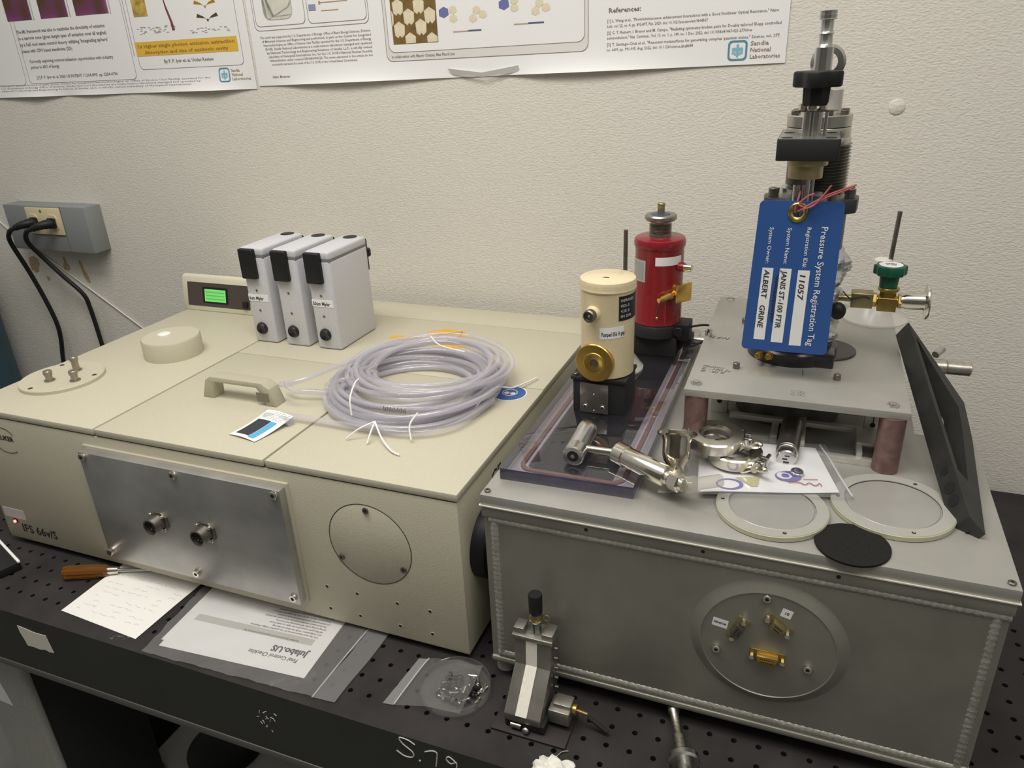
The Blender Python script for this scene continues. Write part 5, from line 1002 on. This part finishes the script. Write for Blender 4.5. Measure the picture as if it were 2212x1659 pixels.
mb.text("Julabo.US", 14, T180(-201, -53), valign='BOTTOM_BASELINE', bold=0.5, sx=0.95)
for k in range(9):
    s_ = ("Verified functional and operational checks list", "Unit has been tested and set for the specified voltage, frequency,", "and configuration. Verify the label and data tag.", "All fluid path connections are tight, no leaks found", "during cycling under full operating load of pump.", "The level sensor and alarm circuits work as per the manual.", "Circulation pump operates without noise at speed,", "Temperature display agrees with the external reference", "Final visual inspection complete, accessories enclosed")[k]
    if k: mb.text(s_, 4.4, T180(-203 - (k % 2) * 2, -31 + k * 5.1), valign='BOTTOM_BASELINE', bold=0.05, sx=0.9)
    else: mb.text(s_, 4.6, T180(-225, -39), valign='BOTTOM_BASELINE', bold=0.05)
mb.build('printed_text', ink, bg2, smooth=False)
mb = MB(); flatpoly(mb, [(-205, -42), (-388, -52), (-388, -40), (-206, -31)], Matrix.Translation((0, 0, 0.97))); mb.build('shaded_row', mat('print_grey_band', (0.55, 0.54, 0.5), 0.8), bg2, smooth=False)
film = clear('bag_film_haze', (0.90, 0.90, 0.90), 0.15, 0.16, (0.66, 0.64, 0.62), 1.45)
drape([(-407, -123.5), (-153, -114), (-146, 30), (-425, 30)], 40, 24, lambda u, v, x, y: 3.6 + 1.3 * math.sin(x * .11 + y * .05) * math.sin(y * .16 + x * .03) + 0.5 * math.sin(x * .31 - y * .22), film, 'film', bg2, 0)
drape([(-153, -114), (-123, -112), (-118, 30), (-146, 30)], 6, 16, lambda u, v, x, y: 3.0 + 1.0 * math.sin(v * 9), clear('bag_lip', (0.85, 0.87, 0.89), 0.2, 0.22, (0.62, 0.62, 0.62), 1.4), 'lip', bg2, 0)
mb = MB(); mb.tube([(-153, -114, 3), (-152, -60, 3.2), (-150, 0, 3.2), (-147, 28, 3)], 0.9, seg=6); mb.build('zip_seal', MC['seal_plastic'], bg2)
# screwdriver
sd_ = thing('screwdriver', 'screwdriver with a clear amber handle under the front of the spectrometer', 'screwdriver', (-600, -30, 0))
amber = mat('amber_plastic', (0.55, 0.22, 0.03), 0.08, 0, 0, 0, trans=0.8, coat=0.5)
s0 = Vector((-639, -43, 10)); s1 = Vector((-540, 3, 7)); dv = (s1 - s0).normalized()
mb = MB(); T = axis_mat(s0, dv); prof = [(4, 0), (9.4, 1.5), (10.2, 5), (10.2, 48), (9.2, 53), (9.2, 60), (6.4, 66)]
vs = []; sg_ = 24
for r_, h_ in prof:
    for k in range(sg_): a = 2 * math.pi * k / sg_; q = r_ * (1 - 0.13 * (k % 4 == 0)); vs.append(T @ Vector((q * math.cos(a), q * math.sin(a), h_)))
mb.add(vs, [(i * sg_ + k, i * sg_ + (k + 1) % sg_, (i + 1) * sg_ + (k + 1) % sg_, (i + 1) * sg_ + k) for i in range(len(prof) - 1) for k in range(sg_)] + [tuple(reversed(range(sg_)))]); mb.build('handle', amber, sd_)
mb = MB(); mb.cyl(s0 + dv * 64, s0 + dv * 80, 6.2, 5.2, seg=20, bev=0.6); mb.build('ferrule', chrome, sd_)
mb = MB(); mb.cyl(s0 + dv * 78, s0 + dv * 140 + Vector((0, 0, -3)), 2.6, seg=12); mb.build('shaft', steel, sd_)
# dark box at the left edge
db = thing('small_black_box', 'small black box with a white strip at the left table edge', 'box', (-775, -55, 0))
TBx = Matrix.Translation((-722, -48, 0)) @ Matrix.Rotation(math.radians(-19.5), 4, 'Z')
mb = MB(); mb.box(-130, 0, -30, 0, 0.3, 14, bev=1.5, T=TBx); mb.build('body', black, db)
mb = MB(); mb.box(-130, 0.5, -3.5, 0.5, 12.5, 16, bev=0.8, T=TBx); mb.build('white_strip', white, db)
# petri dish, screws, small zip bag
dsh = thing('petri_dish', 'clear plastic petri dish with loose screws beside the vacuum box foot', 'dish', (0, -46, 0))
glass = clear('dish_plastic', (0.95, 0.95, 0.95), 0.04, 0.045, (0.7, 0.7, 0.7), 1.5)
mb = MB(); DR = 42; DC = (1, -46)
prof = [(0.01, 0.4), (DR - 1, 0.4), (DR, 1.2), (DR, 11), (DR - 0.6, 11.6), (DR - 1.3, 11), (DR - 1.4, 1.8), (0.01, 1.6)]
mb.lathe(prof, (DC[0], DC[1], 0), (0, 0, 1), 64); mb.build('dish', glass, dsh)
random.seed(21)
for k in range(64):
    a = random.uniform(0, 6.28); r_ = 24 * math.sqrt(random.random()); x = DC[0] + 6 + r_ * math.cos(a); y = DC[1] - 2 + 1.0 * r_ * math.sin(a); z = 3.8 + random.uniform(0, 4.5)
    d = Vector((random.uniform(-1, 1), random.uniform(-1, 1), random.uniform(-.3, .3))).normalized(); L = random.uniform(5, 9); c = Vector((x, y, z)); m = [dsteel, black, black, steel, black, dsteel, black][k % 7]
    s_ = thing('machine_screw', 'small loose steel or black machine screw lying in the petri dish', 'screw', c, 'loose screws in the petri dish')
    mb = MB(); mb.cyl(c, c + d * L, 1.6, seg=8); mb.build('shank', m, s_)
    mb = MB(); mb.cyl(c - d * 2.6, c, 3.0, seg=12, bev=0.4); mb.build('head', m, s_)
sn = []
for k in range(6):
    x = DC[0] + 26 + random.uniform(0, 9); y = DC[1] + random.uniform(-16, 12); c = Vector((x, y, 3.2)); d = Vector((random.uniform(-.4, .4), 1, random.uniform(0, .4))).normalized()
    s_ = thing('machine_screw', 'small bright screw standing out at the right side of the petri dish', 'screw', c, 'bright screws at the dish rim')
    mb = MB(); mb.cyl(c, c + d * 8, 1.4, seg=8); mb.build('shank', chrome, s_); mb = MB(); mb.cyl(c - d * 2.2, c, 2.5, seg=12, bev=0.4); mb.build('head', chrome, s_)
sb = thing('poly_bag', 'small milky zip bag draped over the petri dish', 'bag', (-20, -50, 10))
milky = clear('milky_film', (0.92, 0.92, 0.92), 0.3, 0.10, (0.75, 0.74, 0.71), 1.3)
drape([(-56, -92), (26, -86), (22, -12), (-50, -14)], 22, 16, lambda u, v, x, y: 2.5 + 9.5 * min(1, u * 2.0) + 1.6 * math.sin(u * 13) * math.sin(v * 7), milky, 'film', sb, 0)
drape([(-70, -93), (-56, -92), (-50, -14), (-63, -17)], 3, 12, lambda u, v, x, y: 1.6 + 0.9 * u, clear('milky_lip', (0.75, 0.77, 0.79), 0.15, 0.34, (0.62, 0.62, 0.62), 1.45), 'lip', sb, 0)
mb = MB(); mb.tube([(-56, -92, 3.4), (-54, -60, 3.8), (-52, -30, 3.8), (-50, -14, 3.4)], 0.9, seg=6); mb.build('zip_seal', MC['seal_plastic'], sb)
# ================================================================ small optical mount
om = thing('optical_mount', 'small steel angle mount with paper strip and black-capped knob on the table', 'mount', (105, -50, 0))
msteel = mat('mount_steel', (0.34, 0.325, 0.29), 0.38, 0.85, 60, 0.12)
mb = MB(); mb.box(62, 148, -84, -34, 0.3, 3, bev=0.6); mb.build('base_plate', mat('base_dark', (0.02, 0.014, 0.014), 0.6), om)
mb = MB(); mb.box(76, 122, -76, -36, 4, 15, bev=1.5); mb.cyl((84, -77, 9), (96, -77, 9), 3.2, mi=1); mb.sphere((102, -79, 8), 4.2, 14, mi=1); mb.build('rail', [blackan2, chrome], om)
Pm = [(-78, 15), (-78, 24), (-40, 62), (-37, 96), (-18, 96), (-18, 15)]
Tm = Matrix(((0, 0, 1, 0), (1, 0, 0, 0), (0, 1, 0, 0), (0, 0, 0, 1)))
mb = MB(); mb.prism(Pm, 42, T=Matrix.Translation((76.5, 0, 0)) @ Tm, bev=0.9); ag = mb.build('angle_body', msteel, om)
mb = MB(); ls = 13
vs = [(90, -78.3, 24.5), (90 + ls, -78.3, 24.5), (90 + ls, -40.6, 62.6), (90, -40.6, 62.6), (90, -37.6, 96.2), (90 + ls, -37.6, 96.2)]
mb.add(vs, [(0, 1, 2, 3), (3, 2, 5, 4)]); mb.build('paper_strip', mat('strip_paper', (0.74, 0.71, 0.62), 0.8, 0, 300, 0.04), om, solid=0.4, smooth=False)
mb = MB(); mb.box(74, 121, -40, -14, 96, 101, bev=0.8); mb.box(75, 87, -36, -20, 101, 108, bev=0.8); mb.box(108, 121, -38, -18, 101, 108, bev=0.8); mb.build('top_clamp', msteel, om)
mb = MB(); mb.box(91, 104, -31, -24, 100, 117, bev=1.2); mb.box(97, 98, -31.6, -30.6, 98, 116, mi=1); mb.build('mirror_post', [mat('post_steel', (0.35, 0.38, 0.36), 0.25, 0.9), holem], om)
mb = MB(); mb.lathe([(6, 0), (7.6, 3), (8, 7), (6.5, 12)], (99, -28, 116), (0, 0, 1), 24); mb.ring((112, -29, 125), (0, -1, 0), 4.2, 3.2, 1.2, 20, bev=0.3); mb.build('brass_collar', mat('pale_brass', (0.55, 0.44, 0.22), 0.3, 1.0), om)
mb = MB(); mb.lathe([(6.3, 0), (7.4, 2), (7.8, 24), (7, 26), (0.01, 26.4)], (99, -28, 127), (0, 0, 1), 28); mb.build('black_cap', black, om)
mb = MB(); mb.box(122, 146, -62, -38, 10, 28, bev=1); mb.box(126, 146, -56, -40, 28, 33, bev=0.8); mb.build('micrometer_block', msteel, om)
mb = MB(); mb.cyl((146, -48, 23), (151, -48, 23), 6, seg=20, bev=0.5); mb.cyl((151, -48, 23), (163, -48.5, 22), 1.6, seg=10); mb.build('brass_screw', brass, om)
mb = MB(); mb.cyl((164, -48.5, 18), (186, -50, 5), 2.6, seg=16, bev=0.6); mb.build('dark_shaft', blackan2, om)
mb = MB()
for k in range(5): mb.cyl((120, -30 - 0.1 * k, 30 + 14 * k), (124, -30, 30 + 14 * k), 2.2, seg=10)
mb.build('side_screw', dsteel, om)
mb = MB(); mb.tube([(133, -98, 1.4), (141, -96, 1.6), (146, -88, 2.5), (152, -84, 1.5)], 0.8, seg=6); tag(mb.build('wire_scrap', steel), 'short bent piece of bare wire below the optical mount', 'wire')
# post with flange at the bottom edge
ps = thing('optical_post', 'steel post with round flange lying in front of the vacuum box', 'post', (262, -40, 0))
p0 = Vector((247.5, -2, 15)); p1 = Vector((267, -60, 14)); dv = (p1 - p0).normalized()
mb = MB(); mb.lathe([(5.2, -4), (6.4, -3), (6.4, 7), (5, 9), (4.9, 36), (5, 37), (6.8, 39), (7, 64), (7, 66)], p0, dv, 28); mb.build('rod', mat('post_nickel', (0.52, 0.49, 0.43), 0.3, 1.0, 400, 0.3), ps)
mb = MB(); mb.lathe([(15, 0), (17, 2), (17, 7), (15, 9), (8, 9), (8, 26), (0.01, 26)], p0 + dv * 66 + Vector((0, 0, 3)), dv, 40); mb.build('flange', steel, ps)
# crumpled tissue
mb = MB(); random.seed(9); b = bmesh.new(); bmesh.ops.create_icosphere(b, subdivisions=4, radius=1)
for v in b.verts:
    n_ = v.co.normalized(); q = 1 + 0.22 * math.sin(9 * n_.x + 4 * n_.y) * math.sin(7 * n_.y + 5 * n_.z) + random.uniform(-.07, .07)
    v.co = Vector((149 + n_.x * 27 * q, -122 + n_.y * 20 * q, 6 + n_.z * 10 * q + max(0, 5 * math.sin(7 * n_.x)) * (n_.y > 0)))
    if v.co.z < 0.4: v.co.z = 0.4
mb.bm(b); tag(mb.build('tissue', mat('tissue_white', (0.82, 0.80, 0.73), 0.9, 0, 0, 0, 0.6, 300), ang=25), 'crumpled white tissue at the bottom edge of the picture', 'tissue')
